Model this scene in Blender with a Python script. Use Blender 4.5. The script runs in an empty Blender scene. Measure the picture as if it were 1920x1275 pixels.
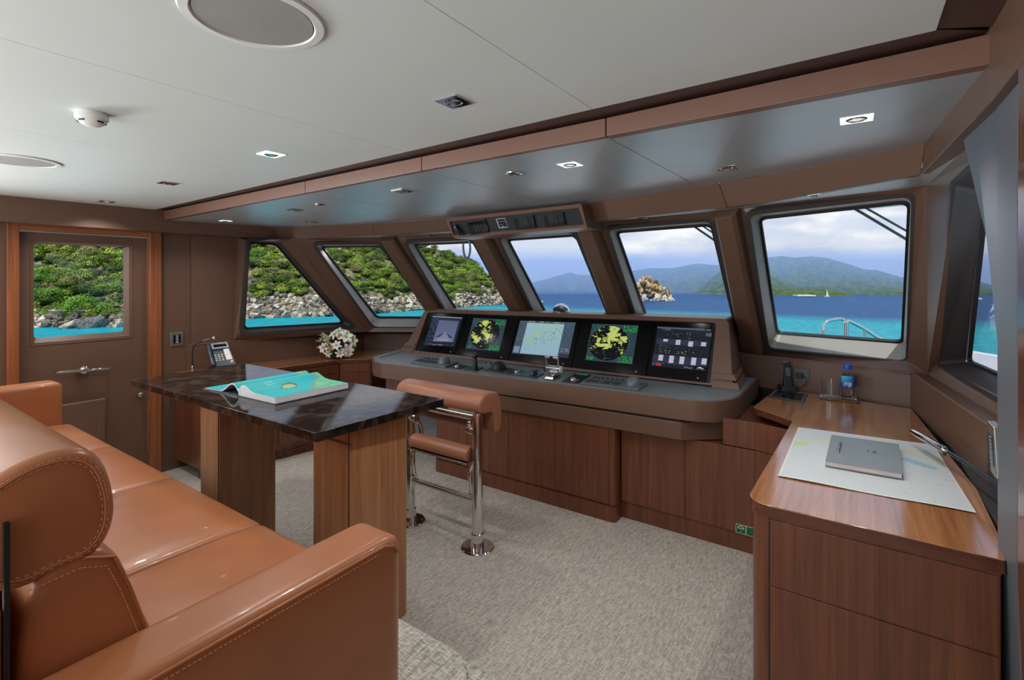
import bpy, bmesh, math, random
from mathutils import Vector, Matrix, noise as mn
C = bpy.context.scene
COL = C.collection
rnd = random.Random(7)
# ------------------------------------------------------------------ camera
ZC = 1.85
F, CX, HY = 930.0, 960.0, 521.0
TH = math.atan(640 / 930)
cam = bpy.data.cameras.new('camera'); camo = bpy.data.objects.new('camera', cam); COL.objects.link(camo)
cam.sensor_width = 36; cam.lens = 36 * F / 1920
cam.shift_y = -(637.5 - HY) / 1920
camo.location = (0, 0, ZC); camo.rotation_euler = (math.pi / 2, 0, TH)
cam.clip_start = 0.02; cam.clip_end = 5000
C.camera = camo
C.view_settings.view_transform = 'Standard'; C.view_settings.look = 'None'
C.view_settings.exposure = 0.0; C.view_settings.gamma = 1.0
C.view_settings.use_curve_mapping = False
C.cycles.max_bounces = 10; C.cycles.diffuse_bounces = 6; C.cycles.glossy_bounces = 4
C.cycles.transparent_max_bounces = 12; C.cycles.transmission_bounces = 6
C.cycles.caustics_reflective = False; C.cycles.caustics_refractive = False
C.cycles.volume_bounces = 2
C.cycles.sample_clamp_indirect = 4.0

def lin(c):
    c = c / 255.0
    return c / 12.92 if c <= 0.04045 else ((c + 0.055) / 1.055) ** 2.4
def S(r, g, b): return (lin(r), lin(g), lin(b), 1.0)

# ------------------------------------------------------------------ sky
W = bpy.data.worlds.new('sky'); C.world = W; W.use_nodes = True
nt = W.node_tree; nt.nodes.clear()
def N(t, typ, **kw):
    n = t.nodes.new(typ)
    for k, v in kw.items(): setattr(n, k, v)
    return n
out = N(nt, 'ShaderNodeOutputWorld'); bg = N(nt, 'ShaderNodeBackground')
tc = N(nt, 'ShaderNodeTexCoord'); sep = N(nt, 'ShaderNodeSeparateXYZ')
nt.links.new(tc.outputs['Generated'], sep.inputs[0])
grad = N(nt, 'ShaderNodeValToRGB')
grad.color_ramp.elements[0].position = 0.0; grad.color_ramp.elements[0].color = S(226, 231, 244)
grad.color_ramp.elements[1].position = 0.7; grad.color_ramp.elements[1].color = S(110, 150, 205)
e = grad.color_ramp.elements.new(0.18); e.color = S(188, 204, 236)
nt.links.new(sep.outputs['Z'], grad.inputs[0])
mp = N(nt, 'ShaderNodeMapping'); mp.inputs['Scale'].default_value = (1.6, 1.6, 5.5); mp.inputs['Location'].default_value = (0.37, 0.2, 0.1)
nz = N(nt, 'ShaderNodeTexNoise'); nz.inputs['Scale'].default_value = 2.6; nz.inputs['Detail'].default_value = 7; nz.inputs['Roughness'].default_value = 0.52
nt.links.new(tc.outputs['Generated'], mp.inputs[0]); nt.links.new(mp.outputs[0], nz.inputs['Vector'])
cr = N(nt, 'ShaderNodeValToRGB'); cr.color_ramp.elements[0].position = 0.42; cr.color_ramp.elements[1].position = 0.56
nt.links.new(nz.outputs['Fac'], cr.inputs[0])
mp2 = N(nt, 'ShaderNodeMapping'); mp2.inputs['Scale'].default_value = (3.4, 3.4, 9); mp2.inputs['Location'].default_value = (3.1, 1.7, 0.4)
nz2 = N(nt, 'ShaderNodeTexNoise'); nz2.inputs['Scale'].default_value = 2.2; nz2.inputs['Detail'].default_value = 6
nt.links.new(tc.outputs['Generated'], mp2.inputs[0]); nt.links.new(mp2.outputs[0], nz2.inputs['Vector'])
cc = N(nt, 'ShaderNodeValToRGB'); cc.color_ramp.elements[0].position = 0.38; cc.color_ramp.elements[0].color = S(190, 202, 230)
cc.color_ramp.elements[1].position = 0.6; cc.color_ramp.elements[1].color = S(252, 252, 255)
nt.links.new(nz2.outputs['Fac'], cc.inputs[0])
mx = N(nt, 'ShaderNodeMix', data_type='RGBA')
nt.links.new(cr.outputs[0], mx.inputs[0]); nt.links.new(grad.outputs[0], mx.inputs[6]); nt.links.new(cc.outputs[0], mx.inputs[7])
nt.links.new(mx.outputs[2], bg.inputs[0]); bg.inputs[1].default_value = 1.06
nt.links.new(bg.outputs[0], out.inputs[0])
# ------------------------------------------------------------------ sun and added fill lamps
def light(name, typ, loc, energy, color=(1, 1, 1), rot=None, target=None, **kw):
    l = bpy.data.lights.new(name, typ); l.energy = energy; l.color = color
    for k, v in kw.items(): setattr(l, k, v)
    o = bpy.data.objects.new(name, l); COL.objects.link(o); o.location = loc
    if rot: o.rotation_euler = rot
    if target is not None:
        d = (Vector(target) - Vector(loc)).normalized()
        o.rotation_euler = d.to_track_quat('-Z', 'Y').to_euler()
    return o
light('sun', 'SUN', (20, -20, 40), 4.3, (1.0, 0.96, 0.9), target=(20 - 0.22, -20 + 0.62, 40 - 1.0), angle=0.01)
# fill lamp added in the unseen aft opening to brighten the room
light('fill_aft', 'AREA', (-2.4, -2.35, 1.45), 95, (0.92, 0.96, 1.0), target=(-2.4, 2.0, 1.5), shape='RECTANGLE', size=4.6, size_y=1.9)

# fill lamp added outside an unseen side window, for the headrest highlight
light('fill_port', 'AREA', (-5.62, -.75, 1.75), 260, (0.93, 0.96, 1.0), target=(0, -.75, 1.45), shape='RECTANGLE', size=1.5, size_y=.9)
# ------------------------------------------------------------------ un-projection onto real planes
def ray(u, v):
    a = (u - CX) / F; b = (HY - v) / F
    return Vector((-math.sin(TH) + a * math.cos(TH), math.cos(TH) + a * math.sin(TH), b))
O = Vector((0, 0, ZC))
def Pz(u, v, z): d = ray(u, v); return O + d * ((z - ZC) / d.z)
def Py(u, v, y): d = ray(u, v); return O + d * (y / d.y)
def Px(u, v, x): d = ray(u, v); return O + d * (x / d.x)
def Pt(u, v, t): return O + ray(u, v) * t
def Ppl(u, v, p, n): d = ray(u, v); return O + d * ((Vector(p) - O).dot(n) / d.dot(n))

# ------------------------------------------------------------------ materials
MATS = {}
def newmat(name):
    m = bpy.data.materials.new(name); m.use_nodes = True
    t = m.node_tree; p = t.nodes['Principled BSDF']; MATS[name] = m
    return m, t, p
def link(t, a, b): t.links.new(a, b)
def bump(t, p, src, strength=0.2, dist=0.002):
    b = N(t, 'ShaderNodeBump'); b.inputs['Strength'].default_value = strength; b.inputs['Distance'].default_value = dist
    link(t, src, b.inputs['Height']); link(t, b.outputs[0], p.inputs['Normal']); return b
def mat(name, col, rough=0.5, metal=0.0, var=0.0, nscale=8.0, bmp=0.0, bscale=200.0, bdist=0.002, coat=0.0, spec=0.5, emit=None, estr=1.0, sheen=0.0):
    m, t, p = newmat(name)
    p.inputs['Base Color'].default_value = col; p.inputs['Roughness'].default_value = rough
    p.inputs['Metallic'].default_value = metal; p.inputs['Coat Weight'].default_value = coat
    p.inputs['Specular IOR Level'].default_value = spec
    if sheen: p.inputs['Sheen Weight'].default_value = sheen
    tcn = N(t, 'ShaderNodeTexCoord')
    n1 = N(t, 'ShaderNodeTexNoise'); n1.inputs['Scale'].default_value = nscale; n1.inputs['Detail'].default_value = 4
    link(t, tcn.outputs['Object'], n1.inputs['Vector'])
    v = var if var else 0.04
    r = N(t, 'ShaderNodeValToRGB')
    r.color_ramp.elements[0].position = 0.3; r.color_ramp.elements[1].position = 0.7
    r.color_ramp.elements[0].color = [max(0, c * (1 - v)) for c in col[:3]] + [1]
    r.color_ramp.elements[1].color = [min(1, c * (1 + v)) for c in col[:3]] + [1]
    link(t, n1.outputs['Fac'], r.inputs[0]); link(t, r.outputs[0], p.inputs['Base Color'])
    if bmp:
        n2 = N(t, 'ShaderNodeTexNoise'); n2.inputs['Scale'].default_value = bscale; n2.inputs['Detail'].default_value = 3
        link(t, tcn.outputs['Object'], n2.inputs['Vector']); bump(t, p, n2.outputs['Fac'], bmp, bdist)
    if emit:
        p.inputs['Emission Color'].default_value = emit; p.inputs['Emission Strength'].default_value = estr
    return m
def wood(name, c0, c1, grain='Z', rough=0.3, coat=0.3, sc=1.0):
    m, t, p = newmat(name)
    tcn = N(t, 'ShaderNodeTexCoord'); mp = N(t, 'ShaderNodeMapping')
    s = {'Z': (22, 22, 0.7), 'X': (0.7, 22, 22), 'Y': (22, 0.7, 22)}[grain]
    mp.inputs['Scale'].default_value = [k * sc for k in s]
    link(t, tcn.outputs['Object'], mp.inputs[0])
    n1 = N(t, 'ShaderNodeTexNoise'); n1.inputs['Scale'].default_value = 1.6; n1.inputs['Detail'].default_value = 6; n1.inputs['Distortion'].default_value = 0.6
    link(t, mp.outputs[0], n1.inputs['Vector'])
    r = N(t, 'ShaderNodeValToRGB'); r.color_ramp.elements[0].position = 0.3; r.color_ramp.elements[1].position = 0.72
    r.color_ramp.elements[0].color = c0; r.color_ramp.elements[1].color = c1
    link(t, n1.outputs['Fac'], r.inputs[0])
    n2 = N(t, 'ShaderNodeTexNoise'); n2.inputs['Scale'].default_value = 9; n2.inputs['Detail'].default_value = 5
    link(t, mp.outputs[0], n2.inputs['Vector'])
    r2 = N(t, 'ShaderNodeValToRGB'); r2.color_ramp.elements[0].position = 0.35; r2.color_ramp.elements[0].color = (0.8, 0.8, 0.8, 1); r2.color_ramp.elements[1].position = 0.6
    link(t, n2.outputs['Fac'], r2.inputs[0])
    mm = N(t, 'ShaderNodeMix', data_type='RGBA', blend_type='MULTIPLY'); mm.inputs[0].default_value = 0.8
    link(t, r.outputs[0], mm.inputs[6]); link(t, r2.outputs[0], mm.inputs[7]); link(t, mm.outputs[2], p.inputs['Base Color'])
    p.inputs['Roughness'].default_value = rough; p.inputs['Coat Weight'].default_value = coat; p.inputs['Coat Roughness'].default_value = 0.12
    bump(t, p, n2.outputs['Fac'], 0.05, 0.001)
    return m
def vcol(name, rough=0.6, emit=0.0, coat=0.0, metal=0.0):
    m, t, p = newmat(name)
    a = N(t, 'ShaderNodeVertexColor', layer_name='Col')
    if emit:
        p.inputs['Base Color'].default_value = (0.004, 0.004, 0.005, 1); p.inputs['Specular IOR Level'].default_value = 0.15
        link(t, a.outputs[0], p.inputs['Emission Color']); p.inputs['Emission Strength'].default_value = emit
    else: link(t, a.outputs[0], p.inputs['Base Color'])
    p.inputs['Roughness'].default_value = rough; p.inputs['Coat Weight'].default_value = coat; p.inputs['Metallic'].default_value = metal
    return m
M_ceil = mat('ceiling_white', S(214, 221, 218), 0.45, bmp=0.06, bscale=60, var=0.02, nscale=2)
M_suede = mat('grey_suede', S(94, 97, 103), 0.42, bmp=.1, bscale=300)
M_lowc = mat('ceiling_grey_satin', S(178, 184, 188), 0.34, metal=0.3, var=0.04, nscale=3, bmp=0.12, bscale=35, bdist=0.003)
M_leather = mat('wall_leather_brown', S(104, 77, 62), 0.40, var=0.05, nscale=1.5, bmp=0.08, bscale=420)
M_ldark = mat('dark_brown_band', S(74, 50, 42), 0.5, var=0.05)
M_fascia = mat('fascia_leather', S(120, 86, 70), 0.4, var=0.05, nscale=2, bmp=0.06, bscale=420)
M_dark = mat('window_dark_trim', S(62, 56, 56), 0.45)
M_reveal = mat('window_frame_grey', S(150, 148, 142), 0.4, metal=0.2)
M_rubber = mat('black_rubber', S(22, 22, 24), 0.55)
M_wood = wood('walnut_cabinet', S(94, 52, 34), S(124, 73, 47), 'Z', 0.33, 0.25)
M_woodX = wood('walnut_worktop_across', S(150, 92, 54), S(192, 132, 84), 'X', 0.22, 0.6)
M_woodY = wood('walnut_worktop_along', S(150, 93, 56), S(192, 132, 82), 'Y', 0.15, 1.0)
M_woodL = wood('walnut_table_leg', S(150, 98, 60), S(188, 132, 88), 'Z', 0.35, 0.2)
M_woodO = wood('teak_door_frame', S(128, 72, 40), S(164, 98, 56), 'Z', 0.3, 0.3)
M_woodOX = wood('teak_door_head', S(134, 78, 44), S(172, 106, 62), 'Y', 0.3, 0.3)
M_wdk = wood('walnut_edge', S(84, 46, 32), S(108, 62, 42), 'X', 0.25, 0.5)
M_sofa = mat('tan_leather', S(170, 106, 68), 0.33, var=0.08, nscale=6, bmp=0.18, bscale=260, bdist=0.001, coat=0.12)
M_sofad = mat('tan_leather_stitching', S(214, 150, 104), 0.6)
M_seatl = mat('bolster_leather', S(160, 106, 82), 0.34, var=0.05, nscale=6, bmp=0.08, bscale=300)
M_chrome = mat('polished_steel', (0.72, 0.70, 0.67, 1), 0.07, metal=1.0, var=0.02)
M_brushed = mat('brushed_steel', (0.52, 0.51, 0.48, 1), 0.3, metal=1.0)
M_black = mat('black_plastic', S(34, 37, 41), 0.35)
M_blackg = mat('black_gloss', S(9, 9, 11), 0.14, spec=0.3)
M_charc = mat('charcoal_panel', S(92, 100, 104), 0.38)
M_inst = mat('instrument_plate_dark', S(50, 54, 58), 0.4)
M_deckg = mat('console_grey_leather', S(118, 123, 124), 0.36, bmp=0.08, bscale=400)
M_white = mat('white_plastic', S(228, 228, 224), 0.35)
M_grille = mat('speaker_grille', S(158, 158, 154), 0.6, metal=0.2, bmp=0.5, bscale=900)
M_glow = mat('lamp_glow', S(250, 250, 245), 0.5, emit=(1, 0.98, 0.94, 1), estr=2.2)
M_gelcoat = mat('white_gelcoat', S(232, 234, 238), 0.3, coat=0.2)
M_vc = vcol('printed_surface', 0.45)
M_vcg = vcol('printed_gloss', 0.5)
M_screen = vcol('lit_screen', 0.15, emit=1.0)
# carpet
def carpet(name, ca, cb, sc=1.0):
    m, t, p = newmat(name)
    tcn = N(t, 'ShaderNodeTexCoord')
    w1 = N(t, 'ShaderNodeTexNoise'); w1.inputs['Scale'].default_value = 1.0; w1.inputs['Detail'].default_value = 5
    mp = N(t, 'ShaderNodeMapping'); mp.inputs['Scale'].default_value = (130 * sc, 16 * sc, 60 * sc); mp.inputs['Rotation'].default_value = (0, 0, 0.02)
    link(t, tcn.outputs['Object'], mp.inputs[0]); link(t, mp.outputs[0], w1.inputs['Vector'])
    w2 = N(t, 'ShaderNodeTexNoise'); w2.inputs['Scale'].default_value = 1.0; w2.inputs['Detail'].default_value = 4
    mp2 = N(t, 'ShaderNodeMapping'); mp2.inputs['Scale'].default_value = (40 * sc, 170 * sc, 60 * sc)
    link(t, tcn.outputs['Object'], mp2.inputs[0]); link(t, mp2.outputs[0], w2.inputs['Vector'])
    mth = N(t, 'ShaderNodeMath', operation='ADD'); link(t, w1.outputs['Fac'], mth.inputs[0]); link(t, w2.outputs['Fac'], mth.inputs[1])
    r = N(t, 'ShaderNodeValToRGB'); r.color_ramp.elements[0].position = 0.40; r.color_ramp.elements[1].position = 0.60
    r.color_ramp.elements[0].color = ca; r.color_ramp.elements[1].color = cb
    h = N(t, 'ShaderNodeMath', operation='MULTIPLY'); h.inputs[1].default_value = 0.5; link(t, mth.outputs[0], h.inputs[0])
    link(t, h.outputs[0], r.inputs[0]); link(t, r.outputs[0], p.inputs['Base Color'])
    p.inputs['Roughness'].default_value = 0.95; p.inputs['Specular IOR Level'].default_value = 0.1
    bump(t, p, h.outputs[0], 1.0, 0.008); return m
M_carpet = carpet('wool_carpet', S(158, 151, 142), S(204, 197, 187))
M_carpet2 = carpet('wool_carpet_step', S(140, 136, 128), S(205, 201, 192), 0.8)
# marble
def marble():
    m, t, p = newmat('dark_marble')
    tcn = N(t, 'ShaderNodeTexCoord')
    n1 = N(t, 'ShaderNodeTexNoise'); n1.inputs['Scale'].default_value = 9; n1.inputs['Detail'].default_value = 9; n1.inputs['Distortion'].default_value = 1.4
    link(t, tcn.outputs['Object'], n1.inputs['Vector'])
    r = N(t, 'ShaderNodeValToRGB'); r.color_ramp.elements[0].position = 0.45; r.color_ramp.elements[0].color = S(30, 24, 21)
    r.color_ramp.elements[1].position = 0.72; r.color_ramp.elements[1].color = S(74, 60, 52)
    link(t, n1.outputs['Fac'], r.inputs[0]); link(t, r.outputs[0], p.inputs['Base Color'])
    p.inputs['Roughness'].default_value = 0.08; p.inputs['Specular IOR Level'].default_value = 0.12; return m
M_marble = marble()
# clear window glass (thin sheet: transmits, reflects a little)
def glassm(name, tint=(0.97, 0.99, 0.98, 1), rf=0.06):
    m = bpy.data.materials.new(name); m.use_nodes = True; t = m.node_tree; t.nodes.clear()
    o = N(t, 'ShaderNodeOutputMaterial'); tr = N(t, 'ShaderNodeBsdfTransparent'); tr.inputs[0].default_value = tint
    gl = N(t, 'ShaderNodeBsdfGlossy'); gl.inputs['Roughness'].default_value = 0.02
    lw = N(t, 'ShaderNodeLayerWeight'); pw = N(t, 'ShaderNodeMath', operation='POWER'); pw.inputs[1].default_value = 4.0
    fr = N(t, 'ShaderNodeMath', operation='MULTIPLY_ADD'); fr.inputs[1].default_value = 0.8; fr.inputs[2].default_value = 0.03
    link(t, lw.outputs['Facing'], pw.inputs[0]); link(t, pw.outputs[0], fr.inputs[0])
    mx = N(t, 'ShaderNodeMixShader'); link(t, fr.outputs[0], mx.inputs[0]); link(t, tr.outputs[0], mx.inputs[1]); link(t, gl.outputs[0], mx.inputs[2])
    link(t, mx.outputs[0], o.inputs[0]); return m
M_glass = glassm('window_glass')
M_clear = glassm('clear_drinking_glass', (0.985, 0.99, 0.99, 1))

# ------------------------------------------------------------------ mesh builder
class MB:
    def __init__(s): s.v = []; s.f = []; s.c = []; s.cur = None
    def col(s, c): s.cur = c; return s
    def add(s, vs, fs):
        b = len(s.v); s.v += [Vector(p) for p in vs]
        for f in fs: s.f.append([b + i for i in f]); s.c.append(s.cur)
        return s
    def poly(s, pts): return s.add(pts, [list(range(len(pts)))])
    def box(s, lo, hi):
        x0, y0, z0 = lo; x1, y1, z1 = hi
        return s.add([(x0, y0, z0), (x1, y0, z0), (x1, y1, z0), (x0, y1, z0), (x0, y0, z1), (x1, y0, z1), (x1, y1, z1), (x0, y1, z1)],
                     [(0, 3, 2, 1), (4, 5, 6, 7), (0, 1, 5, 4), (1, 2, 6, 5), (2, 3, 7, 6), (3, 0, 4, 7)])
    def obox(s, c, ax, ay, az):
        c = Vector(c); ax = Vector(ax); ay = Vector(ay); az = Vector(az)
        p = [c + ax * i + ay * j + az * k for k in (-1, 1) for (i, j) in ((-1, -1), (1, -1), (1, 1), (-1, 1))]
        return s.add(p, [(0, 3, 2, 1), (4, 5, 6, 7), (0, 1, 5, 4), (1, 2, 6, 5), (2, 3, 7, 6), (3, 0, 4, 7)])
    def hexa(s, a, b):      # two matching rings joined
        n = len(a)
        s.add(list(a) + list(b), [list(range(n))[::-1], [n + i for i in range(n)]] + [(i, (i + 1) % n, n + (i + 1) % n, n + i) for i in range(n)])
        return s
    def prism(s, poly, z0, z1): return s.hexa([(x, y, z0) for x, y in poly], [(x, y, z1) for x, y in poly])
    def ring(s, a, b):      # open band between two loops
        n = len(a); return s.add(list(a) + list(b), [(i, (i + 1) % n, n + (i + 1) % n, n + i) for i in range(n)])
    def strip(s, a, b):
        n = len(a); return s.add(list(a) + list(b), [(i, i + 1, n + i + 1, n + i) for i in range(n - 1)])
    def tube(s, pts, r, n=12, cap=True):
        pts = [Vector(p) for p in pts]; k = len(pts)
        rs = r if isinstance(r, (list, tuple)) else [r] * k
        up = None; rings = []
        for i, p in enumerate(pts):
            d = (pts[min(i + 1, k - 1)] - pts[max(i - 1, 0)]).normalized()
            if up is None:
                up = Vector((0, 0, 1)) if abs(d.z) < 0.9 else Vector((1, 0, 0))
            x = d.cross(up)
            if x.length < 1e-6: x = d.orthogonal()
            x.normalize(); up = x.cross(d).normalized()
            rings.append([p + (x * math.cos(a) + up * math.sin(a)) * rs[i] for a in [2 * math.pi * j / n for j in range(n)]])
        b = len(s.v)
        for g in rings: s.v += g
        for i in range(k - 1):
            for j in range(n):
                s.f.append([b + i * n + j, b + i * n + (j + 1) % n, b + (i + 1) * n + (j + 1) % n, b + (i + 1) * n + j]); s.c.append(s.cur)
        if cap:
            s.f.append([b + j for j in range(n)][::-1]); s.c.append(s.cur)
            s.f.append([b + (k - 1) * n + j for j in range(n)]); s.c.append(s.cur)
        return s
    def lathe(s, prof, c, n=24, M=None):
        c = Vector(c); M = M or Matrix.Identity(3); k = len(prof); b = len(s.v)
        for r, z in prof:
            for j in range(n):
                a = 2 * math.pi * j / n; s.v.append(c + M @ Vector((r * math.cos(a), r * math.sin(a), z)))
        for i in range(k - 1):
            for j in range(n):
                s.f.append([b + i * n + j, b + i * n + (j + 1) % n, b + (i + 1) * n + (j + 1) % n, b + (i + 1) * n + j]); s.c.append(s.cur)
        if prof[0][0] > 1e-6: s.f.append([b + j for j in range(n)][::-1]); s.c.append(s.cur)
        if prof[-1][0] > 1e-6: s.f.append([b + (k - 1) * n + j for j in range(n)]); s.c.append(s.cur)
        return s
    def sphere(s, c, r, n=12, m=8, M=None):
        r = r if isinstance(r, (list, tuple)) else (r, r, r); c = Vector(c); M = M or Matrix.Identity(3); b = len(s.v)
        for i in range(m + 1):
            t = math.pi * i / m
            for j in range(n):
                a = 2 * math.pi * j / n
                s.v.append(c + M @ Vector((r[0] * math.sin(t) * math.cos(a), r[1] * math.sin(t) * math.sin(a), -r[2] * math.cos(t))))
        for i in range(m):
            for j in range(n):
                s.f.append([b + i * n + j, b + i * n + (j + 1) % n, b + (i + 1) * n + (j + 1) % n, b + (i + 1) * n + j]); s.c.append(s.cur)
        return s
    def rbox(s, lo, hi, r, puff=0.0, n=4, warp=None, mid=6):   # rounded, optionally puffed box
        lo = Vector(lo); hi = Vector(hi)
        r3 = r if isinstance(r, (list, tuple)) else (r, r, r)
        def coords(a, b, rr):
            rr = min(rr, (b - a) / 2 * 0.999)
            e = [a + rr * (1 - math.cos(math.pi / 2 * i / n)) for i in range(n + 1)]
            m = [e[-1] + (b - rr - e[-1]) * i / mid for i in range(1, mid)]
            return e + m + [b - rr * (1 - math.cos(math.pi / 2 * (n - i) / n)) for i in range(n + 1)]
        cs = [coords(lo[k], hi[k], r3[k]) for k in range(3)]
        il = Vector([lo[k] + min(r3[k], (hi[k] - lo[k]) / 2 * 0.999) for k in range(3)]); ih = Vector([hi[k] - min(r3[k], (hi[k] - lo[k]) / 2 * 0.999) for k in range(3)])
        cen = (lo + hi) / 2; hf = (hi - lo) / 2
        def proj(p):
            q = Vector([min(max(p[k], il[k]), ih[k]) for k in range(3)])
            d = Vector([(p[k] - q[k]) / max(r3[k], 1e-6) for k in range(3)])
            if d.length > 1e-9:
                d.normalize(); o = Vector([q[k] + d[k] * r3[k] for k in range(3)])
            else: o = Vector(p)
            if puff:
                a = (o.x - cen.x) / hf.x; b = (o.y - cen.y) / hf.y
                if o.z > cen.z: o.z += puff * max(0, 1 - a * a) * max(0, 1 - b * b) 
            return warp(o) if warp else o
        for ax in range(3):
            u, w = [(1, 2), (2, 0), (0, 1)][ax]
            for side, val in ((0, lo[ax]), (1, hi[ax])):
                b = len(s.v); A = cs[u]; B = cs[w]
                for pu in A:
                    for pw in B:
                        p = [0, 0, 0]; p[ax] = val; p[u] = pu; p[w] = pw; s.v.append(proj(p))
                nb = len(B)
                for i in range(len(A) - 1):
                    for j in range(nb - 1):
                        q = [b + i * nb + j, b + (i + 1) * nb + j, b + (i + 1) * nb + j + 1, b + i * nb + j + 1]
                        s.f.append(q if side else q[::-1]); s.c.append(s.cur)
        return s
    def grid(s, fn, nu, nv, cf=None):
        b = len(s.v)
        for i in range(nu + 1):
            for j in range(nv + 1): s.v.append(Vector(fn(i / nu, j / nv)))
        for i in range(nu):
            for j in range(nv):
                s.f.append([b + i * (nv + 1) + j, b + (i + 1) * (nv + 1) + j, b + (i + 1) * (nv + 1) + j + 1, b + i * (nv + 1) + j + 1])
                s.c.append(cf((i + .5) / nu, (j + .5) / nv) if cf else s.cur)
        return s
    def extr(s, prof, x0, x1, ax='X'):   # profile (a,b) extruded along an axis
        if ax == 'X': A = [(x0, a, b) for a, b in prof]; B = [(x1, a, b) for a, b in prof]
        else: A = [(a, x0, b) for a, b in prof]; B = [(a, x1, b) for a, b in prof]
        return s.hexa(A, B)

XF = {}
def mkobj(name, mb, m, parent=None, smooth=None, bevel=0.0, seg=2, weld=True, flip=False):
    vs = mb.v
    if parent is not None:
        r = parent
        while r.parent: r = r.parent
        inv = XF[r.name].inverted(); vs = [inv @ v for v in vs]; loc = Vector((0, 0, 0))
    else:
        xs = [v.x for v in vs]; ys = [v.y for v in vs]; zs = [v.z for v in vs]
        loc = Vector(((min(xs) + max(xs)) / 2, (min(ys) + max(ys)) / 2, min(zs)))
        vs = [v - loc for v in vs]
    me = bpy.data.meshes.new(name)
    me.from_pydata([tuple(v) for v in vs], [], mb.f)
    if any(c is not None for c in mb.c):
        ca = me.color_attributes.new('Col', 'FLOAT_COLOR', 'CORNER'); k = 0; buf = []
        for f, c in zip(mb.f, mb.c):
            cc = c if c is not None else (0.5, 0.5, 0.5, 1)
            for _ in f: buf += [cc[0], cc[1], cc[2], 1.0]
        ca.data.foreach_set('color', buf)
    bm = bmesh.new(); bm.from_mesh(me)
    if weld: bmesh.ops.remove_doubles(bm, verts=bm.verts, dist=0.00002)
    bmesh.ops.recalc_face_normals(bm, faces=bm.faces)
    bm.to_mesh(me); bm.free()
    if m is not None: me.materials.append(m)
    if smooth or bevel:
        me.polygons.foreach_set('use_smooth', [True] * len(me.polygons))
        me.set_sharp_from_angle(angle=math.radians(smooth if smooth else 35))
    o = bpy.data.objects.new(name, me); COL.objects.link(o)
    if parent is not None: o.parent = parent
    else: o.location = loc; XF[o.name] = Matrix.Translation(loc)
    if bevel:
        b = o.modifiers.new('bevel', 'BEVEL'); b.width = bevel; b.segments = seg; b.limit_method = 'ANGLE'; b.angle_limit = math.radians(35)
        b.harden_normals = True
    return o
def thing(name, label, cat, loc=(0, 0, 0), rz=0.0, group=None):
    o = bpy.data.objects.new(name, None); COL.objects.link(o); o.empty_display_size = 0.1
    o.location = loc; o.rotation_euler = (0, 0, rz); o['label'] = label; o['category'] = cat
    if group: o['group'] = group
    XF[o.name] = Matrix.Translation(Vector(loc)) @ Matrix.Rotation(rz, 4, 'Z')
    return o
def tag(o, label, cat, group=None, kind=None):
    o['label'] = label; o['category'] = cat
    if group: o['group'] = group
    if kind: o['kind'] = kind
    return o
def struct(name, mb, m, **kw):
    o = mkobj(name, mb, m, **kw); o['kind'] = 'structure'; return o
def sroot(name, loc=(0, 0, 0)):
    o = bpy.data.objects.new(name, None); COL.objects.link(o); o.location = loc; o['kind'] = 'structure'; XF[o.name] = Matrix.Translation(Vector(loc)); return o
def dup(root, loc, rz, label, group=None):
    r = root.copy(); COL.objects.link(r); r.location = loc; r.rotation_euler = (0, 0, rz); r['label'] = label
    if group: r['group'] = group
    XF[r.name] = Matrix.Translation(Vector(loc)) @ Matrix.Rotation(rz, 4, 'Z')
    for ch in list(root.children):
        c = ch.copy(); COL.objects.link(c); c.parent = r
        for g in ch.children:
            d = g.copy(); COL.objects.link(d); d.parent = c
    return r
def lerp(a, b, t): return a + (b - a) * t
def rpoly(pts, r, n=6):     # round the corners of a 2-D / 3-D polygon; r may be a list
    out = []; k = len(pts); pts = [Vector(p) for p in pts]
    for i, p in enumerate(pts):
        a = pts[i - 1]; b = pts[(i + 1) % k]; rr = r[i] if isinstance(r, (list, tuple)) else r
        if rr <= 0: out += [p] ; continue
        da = (a - p); db = (b - p); ra = min(rr, da.length * 0.49); rb = min(rr, db.length * 0.49)
        A = p + da.normalized() * ra; B = p + db.normalized() * rb
        for j in range(n + 1):
            t = j / n; out.append((A * (1 - t) + p * t) * (1 - t) + (p * (1 - t) + B * t) * t)
    return out
# ================================================================== THE ROOM
def zcl(x): return 2.47 + 0.03 * (x + 5.3) / 5.6
def Pc(u, v):
    z = 2.48
    for _ in range(4): p = Pz(u, v, z); z = zcl(p.x)
    return p
def V3(*a): return Vector(a)
struct('floor', MB().box((-6.2, -2.6, -0.08), (1.2, 5.2, 0)), M_carpet)
# ---- main ceiling, in long panels with a shadow gap
CE0 = Pc(291, 393); CE1 = Pc(1755, 57)
def ceY(x): return CE0.y + (CE1.y - CE0.y) * (x - CE0.x) / (CE1.x - CE0.x)
cb = MB(); seams = [-5.50, -4.05, -2.95, -1.87, -0.82, CE1.x]
for i in range(5):
    a = seams[i] + 0.0011; b = seams[i + 1] - (0.0011 if i < 4 else 0)
    lo = [(a, -2.4), (b, -2.4), (b, ceY(b)), (a, ceY(a))]
    cb.hexa([(x, y, zcl(x)) for x, y in lo], [(x, y, zcl(x) + 0.02) for x, y in lo])
struct('ceiling', cb, M_ceil)
struct('trim_1', MB().box((-5.6, -2.4, 2.525), (0.9, 2.4, 2.56)), M_dark)      # dark backing above the gaps
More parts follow.
